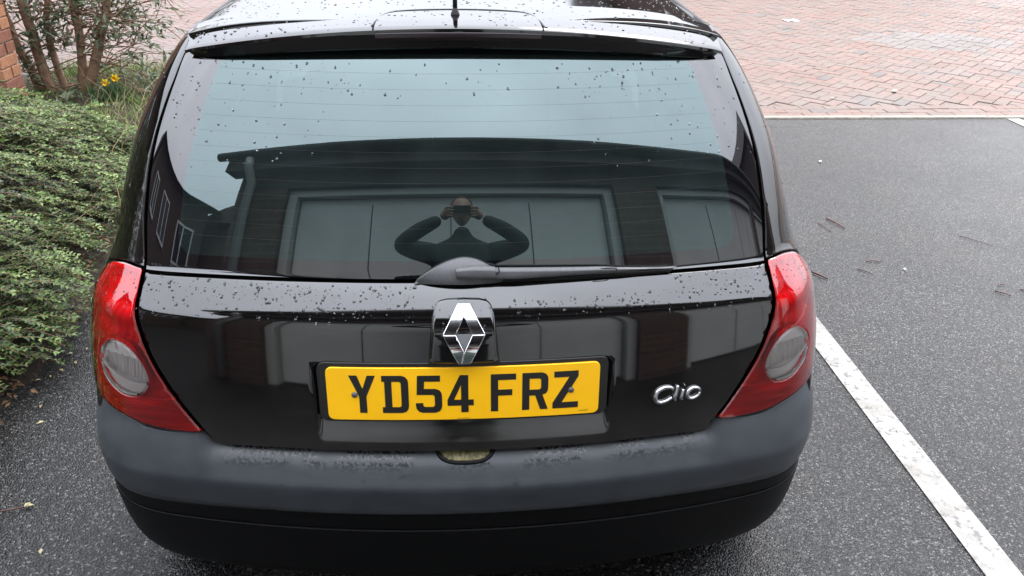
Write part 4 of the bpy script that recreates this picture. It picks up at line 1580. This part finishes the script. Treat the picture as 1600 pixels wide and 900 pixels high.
def shrub():
    sh = thing('shrub', 'bare-stemmed shrub with several brown trunks behind the hedge', 'shrub', (-3.05, 5.15, .05))
    bx, by = -3.05, 5.15
    stems = [
        [(-3.22, by, .0), (-3.34, by + .05, .45), (-3.44, by + .1, 1.0), (-3.62, by + .2, 2.0)],
        [(-3.12, by - .05, .0), (-3.18, by - .03, .5), (-3.22, by, 1.1), (-3.30, by + .05, 2.1)],
        [(-3.02, by, .0), (-3.10, by + .05, .5), (-2.98, by + .1, 1.1), (-3.02, by + .1, 2.1)],
        [(-2.96, by + .02, .0), (-2.86, by, .35), (-2.84, by, .75), (-2.86, by + .02, 1.3), (-2.74, by, 2.0)],
        [(-2.93, by - .02, .02), (-2.76, by - .03, .30), (-2.62, by - .05, .62), (-2.48, by - .08, .95), (-2.15, by - .1, 1.22), (-1.75, by - .1, 1.45)],
    ]
    rad = [(.034, .018), (.041, .022), (.028, .014), (.035, .016), (.044, .009)]
    paths = []
    for st, (a, b) in zip(stems, rad):
        mb = MB()
        paths.append(limb(mb, st, a, b))
        mb.build('trunk', M['bark'], sh, smooth=True)
    tw = MB()
    P, D, U, T, Ls = [], [], [], [], []

    def leaves_at(p, d, k, spread=.06):
        for _ in range(k):
            P.append(p + Vector((random.gauss(0, spread), random.gauss(0, spread), random.gauss(0, spread))))
            dd = Vector((random.gauss(0, .7), random.gauss(0, .7), random.gauss(-.1, .5))) + d * .6
            D.append(dd); U.append((random.gauss(0, .5), random.gauss(0, .5), 1))
            T.append(min(1, max(0, random.gauss(.5, .22)))); Ls.append(random.uniform(.04, .085))
    for _ in range(210):
        path = random.choice(paths + [paths[4], paths[3]])
        i = random.randint(len(path) // 12, len(path) - 1)
        p = path[i].copy()
        az = random.choice((random.uniform(-.9, .9), random.uniform(-.8, .8), random.uniform(2, 4.2)))
        d = Vector((math.cos(az), .4 * math.sin(az), random.uniform(-.1, .6))).normalized()
        ln = random.uniform(.25, .80)
        pts = [p]
        for k in range(5):
            d = (d + Vector((random.gauss(0, .16), random.gauss(0, .12), random.gauss(.02, .14)))).normalized()
            pts.append(pts[-1] + d * ln / 5)
        r = random.uniform(.004, .009)
        tw.tube(pts, [r * (1 - .16 * k) for k in range(6)], 5, False)
        for _2 in range(random.randint(1, 4)):
            q = random.choice(pts[2:])
            d2 = (d + Vector((random.gauss(0, .6), random.gauss(0, .5), random.gauss(.1, .5)))).normalized()
            e = q + d2 * random.uniform(.08, .28)
            tw.tube([q, (q + e) / 2 + Vector((0, 0, .012)), e], [r * .5, r * .4, r * .25], 4, False)
            if random.random() < .55: leaves_at(e, d2, random.randint(5, 14), .03)
        if random.random() < .42: leaves_at(pts[-1], d, random.randint(7, 18), .04)
    for c, k in (((-3.24, 5.0, .50), 60), ((-3.18, 4.95, .28), 45), ((-2.90, 5.0, .50), 30), ((-2.68, 5.0, .55), 60), ((-2.58, 5.0, .44), 30), ((-2.43, 5.0, .63), 30), ((-2.33, 5.0, .53), 40),
                 ((-2.73, 5.0, .72), 80), ((-2.50, 5.0, .76), 60), ((-2.06, 5.0, .68), 40), ((-3.32, 5.0, .36), 40), ((-2.95, 5.0, .66), 50), ((-3.06, 5.0, .70), 70), ((-3.3, 5.0, .75), 70),
                 ((-2.2, 5.0, .85), 60), ((-2.95, 5.05, 1.2), 110), ((-3.45, 5.1, 1.15), 110), ((-2.45, 5.0, 1.25), 90), ((-2.72, 5.0, 1.55), 60)):
        c = Vector(c)
        near_p = min((p for pa in paths for p in pa), key=lambda p: (p - c).length)
        tw.tube([near_p, near_p.lerp(c, .5) + Vector((0, 0, .02)), c, c + (c - near_p) * .12], [.005, .004, .0028, .0015], 5, False)
        for _ in range(4):
            e = c + Vector((random.gauss(0, .08), random.gauss(0, .06), random.gauss(.02, .07)))
            tw.tube([near_p.lerp(c, random.uniform(.5, 1)), e], [.002, .001], 4, False)
        leaves_at(c, Vector((0, 0, .3)), int(k * .5), .062)
    tw.build('twigs', M['bark'], sh, smooth=True, kind='stuff')
    P, D, U = (np.array(q, float) for q in (P, D, U)); Ls = np.array(Ls)
    leaf_mesh('leaves', P, D, U, Ls, Ls * .34, np.array(T), M['shrubleaf'], sh, kind='stuff')
shrub()


def blades(name, P, hgt, wid, lean, tint, mat, parent=None, kind='stuff'):
    n = len(P)
    az = rng.uniform(0, 2 * math.pi, n)
    ln = np.stack([np.cos(az), np.sin(az), 0 * az], 1) * (lean * hgt)[:, None]
    a2 = rng.uniform(0, math.pi, n)
    sd = np.stack([np.cos(a2), np.sin(a2), 0 * a2], 1) * wid[:, None] * .5
    up_ = np.array([0, 0, 1.0]) * hgt[:, None]
    v = np.stack([P - sd, P + sd, P + up_ * .55 + ln * .3 - sd * .8, P + up_ * .55 + ln * .3 + sd * .8, P + up_ * .98 + ln], 1).reshape(-1, 3)
    f = np.array([(0, 1, 3), (0, 3, 2), (2, 3, 4)])
    F = (f[None] + (np.arange(n) * 5)[:, None, None]).reshape(-1, 3)
    return link(name, fastmesh(name, v, F, np.repeat(tint, 5), False), mat, parent, kind)


# rough grass at the end of the bed
n = 9000
gx = rng.uniform(-3.4, -1.55, n); gy = 2.0 + 4.0 * rng.random(n) ** .62
keep = (hedge_h(gx, gy) < .22) & (gx < -1.55 - .15 * np.sin(gy * 4) * .4) & (rng.random(n) < np.clip((gy - 1.8) / 2.2, .15, 1)) & ~((gx < -2.6) & (gy < 5.3) & (rng.random(n) < .55))
gx, gy = gx[keep], gy[keep]
g = np.stack([gx, gy, np.full(len(gx), .06)], 1)
hh = rng.uniform(.03, .10, len(gx)) * np.clip((gy - 2) / 2.5, .5, 1.25)
tag(blades('grass', g, hh, rng.uniform(.003, .008, len(gx)), rng.uniform(.2, 1.1, len(gx)), np.clip(rng.normal(.46, .2, len(gx)), 0, 1), M['grass']),
    'rough green grass growing at the end of the planting bed', None)
n = 260
gx = rng.uniform(-2.6, -1.6, n); gy = rng.uniform(1.7, 5.9, n)
g = np.stack([gx, gy, np.full(n, .05)], 1)
tag(blades('straw_stalks', g, rng.uniform(.12, .42, n), rng.uniform(.003, .006, n), rng.uniform(.2, 1.4, n), rng.random(n), M['straw']),
    'dry straw coloured stalks among the grass by the car', None)

# dead leaves and bits under the hedge edge
n = 2600
lx = -1.50 - np.abs(rng.normal(0, .38, n)); ly = rng.uniform(-.2, 5.6, n)
P = np.stack([lx, ly, .055 + .04 * rng.random(n)], 1)
P[:, 2] = np.where(lx > -1.6, .02 + .03 * rng.random(n), P[:, 2])
Ls = rng.uniform(.012, .045, n)
o = leaf_mesh('leaf_litter', P, np.stack([rng.normal(0, 1, n), rng.normal(0, 1, n), rng.normal(0, .25, n)], 1), np.stack([rng.normal(0, .4, n), rng.normal(0, .4, n), np.ones(n)], 1), Ls, Ls * .5, rng.random(n), M['deadleaf'], None, kind='stuff')
tag(o, 'brown dead leaf litter on the soil between hedge and car')


def daffodils(cx, cy):
    d = thing('daffodil_clump', 'clump of daffodils with two yellow flowers in the grass behind the hedge', 'flowers', (cx, cy, .05))
    n = 110
    P = np.stack([cx + rng.normal(0, .06, n), cy + rng.normal(0, .05, n), np.full(n, .05)], 1)
    blades('leaf_blades', P, rng.uniform(.14, .24, n), rng.uniform(.008, .014, n), rng.uniform(.05, .45, n), np.clip(rng.normal(.5, .3, n), 0, 1), M['daffleaf'], d)
    for (fx, fy, fz) in ((cx - .005, cy - .04, .225), (cx + .065, cy - .03, .255)):
        st = MB().tube([(cx, cy, .05), (cx + (fx - cx) * .6, fy, fz * .6), (fx, fy + .015, fz)], .004, 6).build('flower_stem', M['daffleaf'], d, smooth=True)
        Pp, Dd = [], []
        for k in range(6):
            a = 2 * math.pi * k / 6
            Pp.append((fx, fy, fz)); Dd.append((math.cos(a), -.15, math.sin(a)))
        leaf_mesh('flower', np.array(Pp), np.array(Dd, float), np.tile([0, -1.0, 0], (6, 1)), np.full(6, .036), np.full(6, .024), np.full(6, .7), M['petal'], d)
        MB().lathe([(0, .006), (-.012, .010), (-.024, .012), (-.028, .016)], (fx, fy, fz), 'y', 12).build('trumpet', plain('orange_trumpet', (.80, .40, .01), .5), d, smooth=True)
daffodils(-2.56, 4.80)


def broadleaf(cx, cy):
    d = thing('broadleaf_plant', 'low plant with pale grey green broad leaves beside the trunks', 'plant', (cx, cy, .05))
    n = 22
    a = rng.uniform(0, 2 * math.pi, n)
    P = np.stack([np.full(n, cx), np.full(n, cy), np.full(n, .07)], 1) + rng.normal(0, .02, (n, 3))
    D = np.stack([np.cos(a), np.sin(a), rng.uniform(.1, .9, n)], 1)
    Ls = rng.uniform(.09, .17, n)
    leaf_mesh('leaves', P, D, np.tile([0, 0, 1.0], (n, 1)), Ls, Ls * .36, rng.uniform(.5, 1, n), M['shrubleaf'], d)
broadleaf(-2.86, 4.75)


# brick wall end at far left
def brick_wall():
    X1, Y0 = -2.93, 4.15           # outer corner nearest the car
    wx, wy = 1.6, .225
    wl_ = thing('brick_wall', 'orange brick wall end at the far left behind the hedge', 'wall', (X1 - .4, Y0 + .1, 0))
    MB().box(X1 - wx, X1 - .012, Y0 + .012, Y0 + wy - .012, 0, 2.38).build('core', M['mortar'], wl_)
    variants = []
    for k in range(4):
        v_, f_ = brick_verts(.215, .1025, .065, .004)
        v_[:, 2] = np.where(v_[:, 2] < 0, 0, v_[:, 2])
        me = fastmesh('brick', v_, f_, np.full(len(v_), k / 3)); me.materials.append(M['wallbrick']); variants.append(me)
        v2, f2 = brick_verts(.1025, .1025, .065, .004)
    half_m = fastmesh('half_brick', np.where(np.arange(3) == 2, np.maximum(v2, 0), v2), f2, np.full(len(v2), .5)); half_m.materials.append(M['wallbrick'])
    for c in range(31):
        z = .005 + c * .075
        off_ = 0 if c % 2 else .1125
        nb = 4
        for k in range(nb):
            for yy in (Y0 + .051, Y0 + .174):
                xx = X1 - .1075 - off_ - k * .225
                o = link('brick', random.choice(variants), None, wl_)
                o.location = (xx, yy, z); o.rotation_euler = (0, 0, random.gauss(0, .004))
        if off_:
            o = link('brick', variants[c % 4], None, wl_)
            o.location = (X1 - .0515, Y0 + .1125, z); o.rotation_euler = (0, 0, R(90))
brick_wall()

# ------------------------------------------------------------------ small things lying about
def small_leaf(x, y, L, rot, tv, label):
    v = []
    V = [(0, 0, .002), (L * .4, L * .26, .005), (L, 0, .003), (L * .4, -L * .26, .005), (L * .45, 0, .008)]
    c, s = math.cos(rot), math.sin(rot)
    V = [(p[0] * c - p[1] * s, p[0] * s + p[1] * c, p[2]) for p in V]
    me = rawmesh('fallen_leaf', V, [(0, 3, 4), (3, 2, 4), (2, 1, 4), (1, 0, 4)], True, [tv] * 5)
    o = link('fallen_leaf', me, M['litterleaf'])
    o.location = (x, y, .005)
    return tag(o, label, 'leaf', 'fallen leaves on the asphalt')
LV = [(-1.47, 1.42, .024, 'pale fallen leaf on asphalt nearest the hedge, beside the lamp'), (-1.44, 1.36, .02, 'small cream fallen leaf, middle of the scatter left of the red lamp'),
      (-1.455, 1.30, .022, 'yellowish fallen leaf at the front of the scatter left of the red lamp'), (-1.43, 1.44, .016, 'tiny pale fallen leaf at the back of the scatter by the hedge'),
      (-1.53, 1.24, .022, 'fallen leaf lying alone under the hedge tips'), (-1.49, 1.27, .016, 'pale leaf scrap at the hedge foot beside the car'),
      (-1.44, 1.09, .018, 'fallen leaf on dark asphalt left of the reversing lamp'), (-1.39, 1.00, .026, 'yellow green fallen leaf on dark asphalt left of the bumper top'),
      (-1.14, .41, .022, 'curled pale leaf on asphalt near the bottom left corner'), (-1.36, 1.52, .015, 'small leaf close to the car body below the hedge')]
for i, (x, y, L, lb) in enumerate(LV):
    small_leaf(x, y, L, random.uniform(0, 6.2), random.random(), lb)
# stalk with a bud at the left edge
st = thing('leaf_stalk', 'thin pale stalk with a yellow leaf at its tip on asphalt at the left', 'stalk', (-1.29, .58, 0))
MB().tube([(-1.40, .565, .006), (-1.33, .575, .009), (-1.265, .592, .008)], .0022, 6).build('stem', M['twig'], st, smooth=True)
P = np.array([(-1.266, .592, .009)] * 2); leaf_mesh('leaf', P, np.array([(1, .35, .1), (.6, .8, .2)]), np.tile([0, 0, 1.0], (2, 1)), np.array([.026, .02]), np.array([.015, .012]), np.array([.4, .6]), M['litterleaf'], st)

TW = [((1.955, 2.635), (1.995, 2.49), .006, 'longest dark red twig on the asphalt right of the rear window'), ((1.885, 2.575), (1.905, 2.46), .003, 'thin twig lying beside the longest twig'),
      ((1.615, 2.005), (1.665, 1.925), .0065, 'short thick dark twig beside the top of the right tail lamp'), ((1.85, 2.03), (1.90, 1.97), .003, 'small twig fragment near the white bay line, left of a pair'),
      ((1.93, 2.11), (2.01, 2.10), .003, 'slim twig lying crosswise above the small fragment'), ((2.56, 2.39), (2.66, 2.26), .0022, 'long hair thin twig on the asphalt toward the right edge'),
      ((2.375, 1.79), (2.42, 1.74), .004, 'dark twig piece at the right edge of the asphalt'), ((2.50, 1.80), (2.53, 1.77), .004, 'stubby twig piece at the far right edge beside another'),
      ((2.42, 1.84), (2.46, 1.85), .003, 'pale brown twig bit above the dark twig piece at the right')]
for (a, b, r, lb) in TW:
    mx_ = ((a[0] + b[0]) / 2 + random.gauss(0, .004), (a[1] + b[1]) / 2 + random.gauss(0, .004), r + .004)
    me = MB().tube([(a[0], a[1], r), mx_, (b[0], b[1], r + .001)], [r * .6, r * .75, r * .45], 6)
    o = me.build('twig', M['twig'], None, smooth=True)
    tag(o, lb, 'twig', 'twigs on the asphalt')


def scrap(x, y, L, w, rot, label, mat, nm, cat):
    mb = MB()
    c, s = math.cos(rot), math.sin(rot)
    V = []
    for i in range(4):
        for j in range(3):
            u, v = (i / 3 - .5) * L, (j / 2 - .5) * w
            V.append((x + u * c - v * s, y + u * s + v * c, .010 + .004 * math.sin(i * 1.9 + j)))
    mb.add(V, [(i * 3 + j, i * 3 + j + 1, (i + 1) * 3 + j + 1, (i + 1) * 3 + j) for i in range(3) for j in range(2)])
    return tag(mb.build(nm, mat, None), label, cat)
scrap(4.13, 8.89, .17, .13, .2, 'white scrap of paper lying on the brick road', M['paper'], 'paper_scrap', 'litter')


def pebble(x, y, r, label):
    bm = bmesh.new()
    bmesh.ops.create_icosphere(bm, subdivisions=2, radius=r)
    for v in bm.verts:
        v.co *= 1 + random.gauss(0, .06); v.co.z *= .6
    me = bpy.data.meshes.new('pebble'); bm.to_mesh(me); bm.free()
    me.polygons.foreach_set('use_smooth', [True] * len(me.polygons))
    o = link('pebble', me, M['stone']); o.location = (x, y, r * .55 + .004)
    return tag(o, label, 'pebble', 'pale pebbles')
pebble(3.68, 5.33, .022, 'pale pebble on the brick border of the road')
pebble(3.05, 5.12, .012, 'tiny pale pebble on the brick border nearer the car')
pebble(2.07, 2.01, .008, 'small white pebble on the asphalt right of the tail lamp')
pebble(2.30, 3.55, .010, 'white speck of stone on the asphalt beside the upper window')

# ------------------------------------------------------------------ what stands behind the camera and is seen reflected in the car
GY = -1.87      # front face of the garages
def garages():
    g_ = thing('garage_block', 'row of white garage doors under a black gutter, reflected in the rear window', 'garage', (0, GY - 2, 0))
    X0, X1 = -2.05, 7.6
    doors = [(-1.52, 1.34), (1.80, 4.3), (4.7, 7.2)]
    MB().box(X0, X1, GY - 5.2, GY - .55, 0, 2.40).build('back_wall', M['garagebrick'], g_)
    edges = [X0] + [e for d in doors for e in d] + [X1]
    for a, b in zip(edges[0::2], edges[1::2]):
        MB().box(a, b, GY - .55 + .002, GY, 0, 2.22).build('brick_pier', M['garagebrick'], g_)
    MB().box(X0, X1, GY - .548, GY - .002, 2.222, 2.40).build('lintel', M['fascia'], g_)
    for a, b in doors:
        dr = MB().box(a + .10, b - .10, GY - .20, GY - .14, .02, 2.12).build('garage_door', M['garagedoor'], g_)
        fr = MB()
        fr.box(a + .002, a + .085, GY - .22, GY - .06, 0, 2.21).box(b - .085, b - .002, GY - .22, GY - .06, 0, 2.21).box(a + .087, b - .087, GY - .22, GY - .06, 2.135, 2.21)
        fr.build('frame', M['doorframe'], dr)
        sm_ = MB()
        for k in (1, 2, 3):
            xx = a + .10 + (b - a - .20) * k / 4
            sm_.box(xx - .004, xx + .004, GY - .14, GY - .136, .03, 2.05)
        sm_.build('seam', M['gutter'], dr)
        hb = MB().box((a + b) / 2 - .06, (a + b) / 2 + .06, GY - .139, GY - .11, .95, .98).build('handle', M['gutter'], dr)
    MB().box(X0 - .12, X1, GY - .04, GY + .16, 2.405, 2.58).build('fascia', M['fascia'], g_)
    gt = MB()
    n = 8
    V = []
    for xx in (X0 - .2, X1):
        for k in range(n + 1):
            a = math.pi * k / n
            V.append((xx, GY + .22 + .065 * math.cos(a), 2.60 - .07 * math.sin(a)))
        for k in range(n + 1):
            a = math.pi * (n - k) / n
            V.append((xx, GY + .22 + .058 * math.cos(a), 2.60 - .063 * math.sin(a)))
    m = 2 * (n + 1)
    gt.add(V, [(k, (k + 1) % m, m + (k + 1) % m, m + k) for k in range(m)] + [tuple(range(m))[::-1]])
    gt.build('gutter', M['gutter'], g_, smooth=True)
    dp = MB().tube([(X0 + .17, GY + .22, 2.53), (X0 + .17, GY + .20, 2.42), (X0 + .17, GY + .07, 2.28), (X0 + .17, GY + .06, .05)], .045, 10).build('downpipe', M['downpipe'], g_, smooth=True)
    rf = MB()
    rf.add([(X0 - .2, GY + .26, 2.625), (X1, GY + .26, 2.625), (X1, GY - 5.4, 2.80), (X0 - .2, GY - 5.4, 2.80), (X0 - .2, GY + .26, 2.605), (X1, GY + .26, 2.605), (X1, GY - 5.4, 2.75), (X0 - .2, GY - 5.4, 2.75)],
           [(0, 1, 2, 3), (4, 7, 6, 5), (0, 4, 5, 1), (3, 2, 6, 7), (0, 3, 7, 4), (1, 5, 6, 2)])
    rf.build('roof', M['rooftile'], g_)
garages()


def house(name, label, x0, x1, y0, y1, h, ridge, face, wins):
    """face: 'y+' or 'y-' or 'x+' for the side with windows"""
    hs = thing(name, label, 'house', ((x0 + x1) / 2, (y0 + y1) / 2, 0))
    MB().box(x0, x1, y0, y1, 0, h).build('wall', M['housebrick'], hs)
    xm = (x0 + x1) / 2
    e = .3
    rf = MB()
    rf.add([(x0 - e, y0 - e, h + .02), (x1 + e, y0 - e, h + .02), (x1 + e, y1 + e, h + .02), (x0 - e, y1 + e, h + .02), (xm, y0 - e, ridge), (xm, y1 + e, ridge)],
           [(0, 1, 4), (2, 3, 5), (1, 2, 5, 4), (3, 0, 4, 5), (0, 3, 2, 1)])
    rf.build('roof', M['rooftile'], hs)
    for (u, z, w, hh) in wins:
        if face == 'y+': b = (u - w / 2, u + w / 2, y1, y1 + .05, z, z + hh); g2 = (u - w / 2 + .06, u + w / 2 - .06, y1 + .052, y1 + .056, z + .06, z + hh - .06); mn = (u - .03, u + .03, y1 + .057, y1 + .062, z + .06, z + hh - .06)
        elif face == 'y-': b = (u - w / 2, u + w / 2, y0 - .05, y0, z, z + hh); g2 = (u - w / 2 + .06, u + w / 2 - .06, y0 - .056, y0 - .052, z + .06, z + hh - .06); mn = (u - .03, u + .03, y0 - .062, y0 - .057, z + .06, z + hh - .06)
        else: b = (x1, x1 + .05, u - w / 2, u + w / 2, z, z + hh); g2 = (x1 + .052, x1 + .056, u - w / 2 + .06, u + w / 2 - .06, z + .06, z + hh - .06); mn = (x1 + .057, x1 + .062, u - .03, u + .03, z + .06, z + hh - .06)
        f = MB().box(*b).build('window', M['whiteframe'], hs)
        MB().box(*g2).build('pane', M['winglass'], f)
        MB().box(*mn).build('mullion', M['whiteframe'], f)
house('brick_house', 'unseen brick house beyond the hedge, added to darken the asphalt at the left', -11.5, -5.0, 1.2, 7.0, 2.7, 3.9, 'x+', [(3.0, .9, 1.2, 1.2), (5.5, .9, 1.2, 1.2)])  # unseen, added to keep daylight off the left asphalt and hedge
house('brick_house', 'dark brick house with small windows, reflected at the left of the rear window', -13.5, -7.5, -7.6, -1.2, 4.5, 5.6, 'x+', [(-6.6, 2.6, 1.0, 1.1), (-4.2, 2.6, 1.2, 1.1), (-2.2, 2.6, .8, 1.0), (-4.2, .6, 1.4, 1.2)])
house('brick_house', 'gabled brick house beyond the garages, reflected at the right edge of the rear window', 8.2, 14.5, -8.5, -1.0, 4.6, 7.2, 'y+', [(10, 2.8, 1.2, 1.1), (12.5, 2.8, 1.2, 1.1)])
house('outbuilding', 'low dark outbuilding between garages and house, reflected at the left of the window', -8.2, -2.9, -12.5, -8.2, 4.2, 5.2, 'y+', [(-6.5, 1, 1, 1)])
house('far_house', 'brick house across the road, reflected dark in the wet roof', 3.0, 16.0, 24.0, 33.0, 5.2, 8.0, 'y-', [(5, 3.3, 1.2, 1.1), (8, 3.3, 1.2, 1.1), (11, 3.3, 1.2, 1.1), (5, 1, 1.6, 1.2), (11, 1, 1.6, 1.2)])


def photographer():
    ps = thing('person', 'person in a dark green jacket holding a phone up, reflected in the rear window', 'person', (0, -1.62, 0))
    by = -1.62
    def skin(name, verts, edges, rad, mat, parent, root=0, sub=2):
        me = bpy.data.meshes.new(name)
        me.from_pydata(verts, edges, [])
        o = link(name, me, mat, parent)
        sk = o.modifiers.new('skin', 'SKIN'); sk.use_smooth_shade = True
        for i, r in enumerate(rad):
            sv = me.skin_vertices[0].data[i]
            sv.radius = r if hasattr(r, '__len__') else (r, r)
            sv.use_root = (i == root)
        ss = o.modifiers.new('subdivision', 'SUBSURF'); ss.levels = sub; ss.render_levels = sub
        return o
    V = [(0, by, .98), (0, by - .01, 1.10), (0, by - .01, 1.28), (0, by, 1.48), (0, by + .01, 1.60), (0, by + .03, 1.68)]
    Rr = [(.175, .115), (.18, .115), (.215, .125), (.175, .11), (.065, .06), (.055, .055)]
    E_ = [(0, 1), (1, 2), (2, 3), (3, 4), (4, 5)]
    for sg in (1, -1):
        b = len(V)
        V += [(sg * .190, by + .01, 1.48), (sg * .300, by + .10, 1.485), (sg * .410, by + .20, 1.495), (sg * .255, by + .30, 1.565), (sg * .125, by + .355, 1.61)]
        Rr += [.085, .072, .056, .050, .036]
        E_ += [(3, b), (b, b + 1), (b + 1, b + 2), (b + 2, b + 3), (b + 3, b + 4)]
        c = len(V)
        V += [(sg * .10, by, .90), (sg * .115, by + .02, .52), (sg * .12, by - .01, .10), (sg * .125, by + .13, .05)]
        Rr += [.10, .068, .045, (.045, .035)]
        E_ += [(0, c), (c, c + 1), (c + 1, c + 2), (c + 2, c + 3)]
    body = skin('body', V, E_, Rr, M['jacket'], ps)
    # head with brow, nose, chin and ears as one surface
    bm = bmesh.new()
    bmesh.ops.create_uvsphere(bm, u_segments=28, v_segments=20, radius=1)
    hc = Vector((0, by + .065, 1.79))
    for v in bm.verts:
        x, y, z = v.co
        k = 1 - .28 * max(0, -z) ** 1.5
        px, py, pz = x * .077 * k, y * .098 * (1 - .12 * max(0, -z)), z * .122
        if y > .5:
            py += .020 * math.exp(-((x / .16) ** 2 + ((z + .12) / .2) ** 2)) - .008 * math.exp(-(((abs(x) - .38) / .16) ** 2 + ((z - .12) / .12) ** 2)) + .006 * math.exp(-((x / .3) ** 2 + ((z + .5) / .08) ** 2))
        px += math.copysign(.014, x) * math.exp(-((y + .05) / .18) ** 2 - ((z + .02) / .22) ** 2) if abs(x) > .8 else 0
        v.co = hc + Vector((px, py, pz))
    me = bpy.data.meshes.new('head'); bm.to_mesh(me); bm.free()
    me.polygons.foreach_set('use_smooth', [True] * len(me.polygons))
    link('head', me, M['skin'], ps)
    bm = bmesh.new()
    bmesh.ops.create_uvsphere(bm, u_segments=24, v_segments=16, radius=1)
    bmesh.ops.delete(bm, geom=[v for v in bm.verts if v.co.z < .25 + .55 * max(0, v.co.y) - .5 * max(0, -v.co.y)], context='VERTS')
    for v in bm.verts: v.co = hc + Vector((v.co.x * .083, v.co.y * .104, v.co.z * .130))
    me = bpy.data.meshes.new('hair'); bm.to_mesh(me); bm.free()
    me.polygons.foreach_set('use_smooth', [True] * len(me.polygons))
    link('hair', me, M['hair'], ps)
    # hands: palm and five fingers closed on the phone's ends
    C_ = Vector(cam.location)
    ax, ay, az = Vector(rt), Vector(up), Vector(fw)
    for sg in (1, -1):
        w0 = Vector((sg * .125, by + .355, 1.61))
        e0 = C_ + ax * sg * .080 - az * .03 - ay * .012
        HV = [w0, w0.lerp(e0, .55) - az * .01, e0 - az * .004 + ax * sg * .006]
        HR = [.027, (.036, .022), (.032, .018)]
        HE = [(0, 1), (1, 2)]
        for k, (oy, ln) in enumerate(((.034, .052), (.013, .058), (-.008, .054), (-.028, .044))):
            b = len(HV)
            base = e0 + ay * oy + ax * sg * .012 + az * .012
            HV += [base, base + az * .012 - ax * sg * .018 + ay * .002, base + az * .016 - ax * sg * (.018 + ln * .45)]
            HR += [.0095, .0088, .0078]
            HE += [(2, b), (b, b + 1), (b + 1, b + 2)]
        b = len(HV)
        t0 = w0.lerp(e0, .6) - az * .015 - ay * .02
        HV += [t0 - ax * sg * .012, t0 - ax * sg * .035 - az * .008 + ay * .006, t0 - ax * sg * .058 - az * .006 + ay * .012]
        HR += [.012, .0105, .009]
        HE += [(1, b), (b, b + 1), (b + 1, b + 2)]
        skin('hand', [tuple(v) for v in HV], HE, HR, M['skin'], ps, 0, 1)
    # trousers over the legs
    V, Rr, E_ = [(0, by, .96)], [(.172, .122)], []
    for sg in (1, -1):
        c = len(V)
        V += [(sg * .10, by, .88), (sg * .115, by + .02, .52), (sg * .12, by - .01, .12)]
        Rr += [.108, .080, .062]
        E_ += [(0, c), (c, c + 1), (c + 1, c + 2)]
    skin('trousers', V, E_, Rr, M['trousers'], ps)
    for sg in (1, -1):
        skin('shoe', [(sg * .12, by - .06, .05), (sg * .122, by + .05, .045), (sg * .128, by + .17, .035)], [(0, 1), (1, 2)], [(.045, .045), (.05, .042), (.042, .03)], M['shoe'], ps, 0, 1)
    # phone just behind the lens
    ph_ = thing('phone', 'black phone held up in both hands, reflected in the rear window', 'phone', tuple(C_))
    V = []
    for dz in (.010, .018):
        for u, v in ((-.072, -.036), (.072, -.036), (.072, .036), (-.072, .036)):
            V.append(tuple(C_ + ax * u + ay * v - az * dz))
    MB().add(V, [(0, 1, 2, 3), (7, 6, 5, 4), (0, 4, 5, 1), (1, 5, 6, 2), (2, 6, 7, 3), (3, 7, 4, 0)]).build('case', M['phone'], ph_, bevel=.003)
photographer()
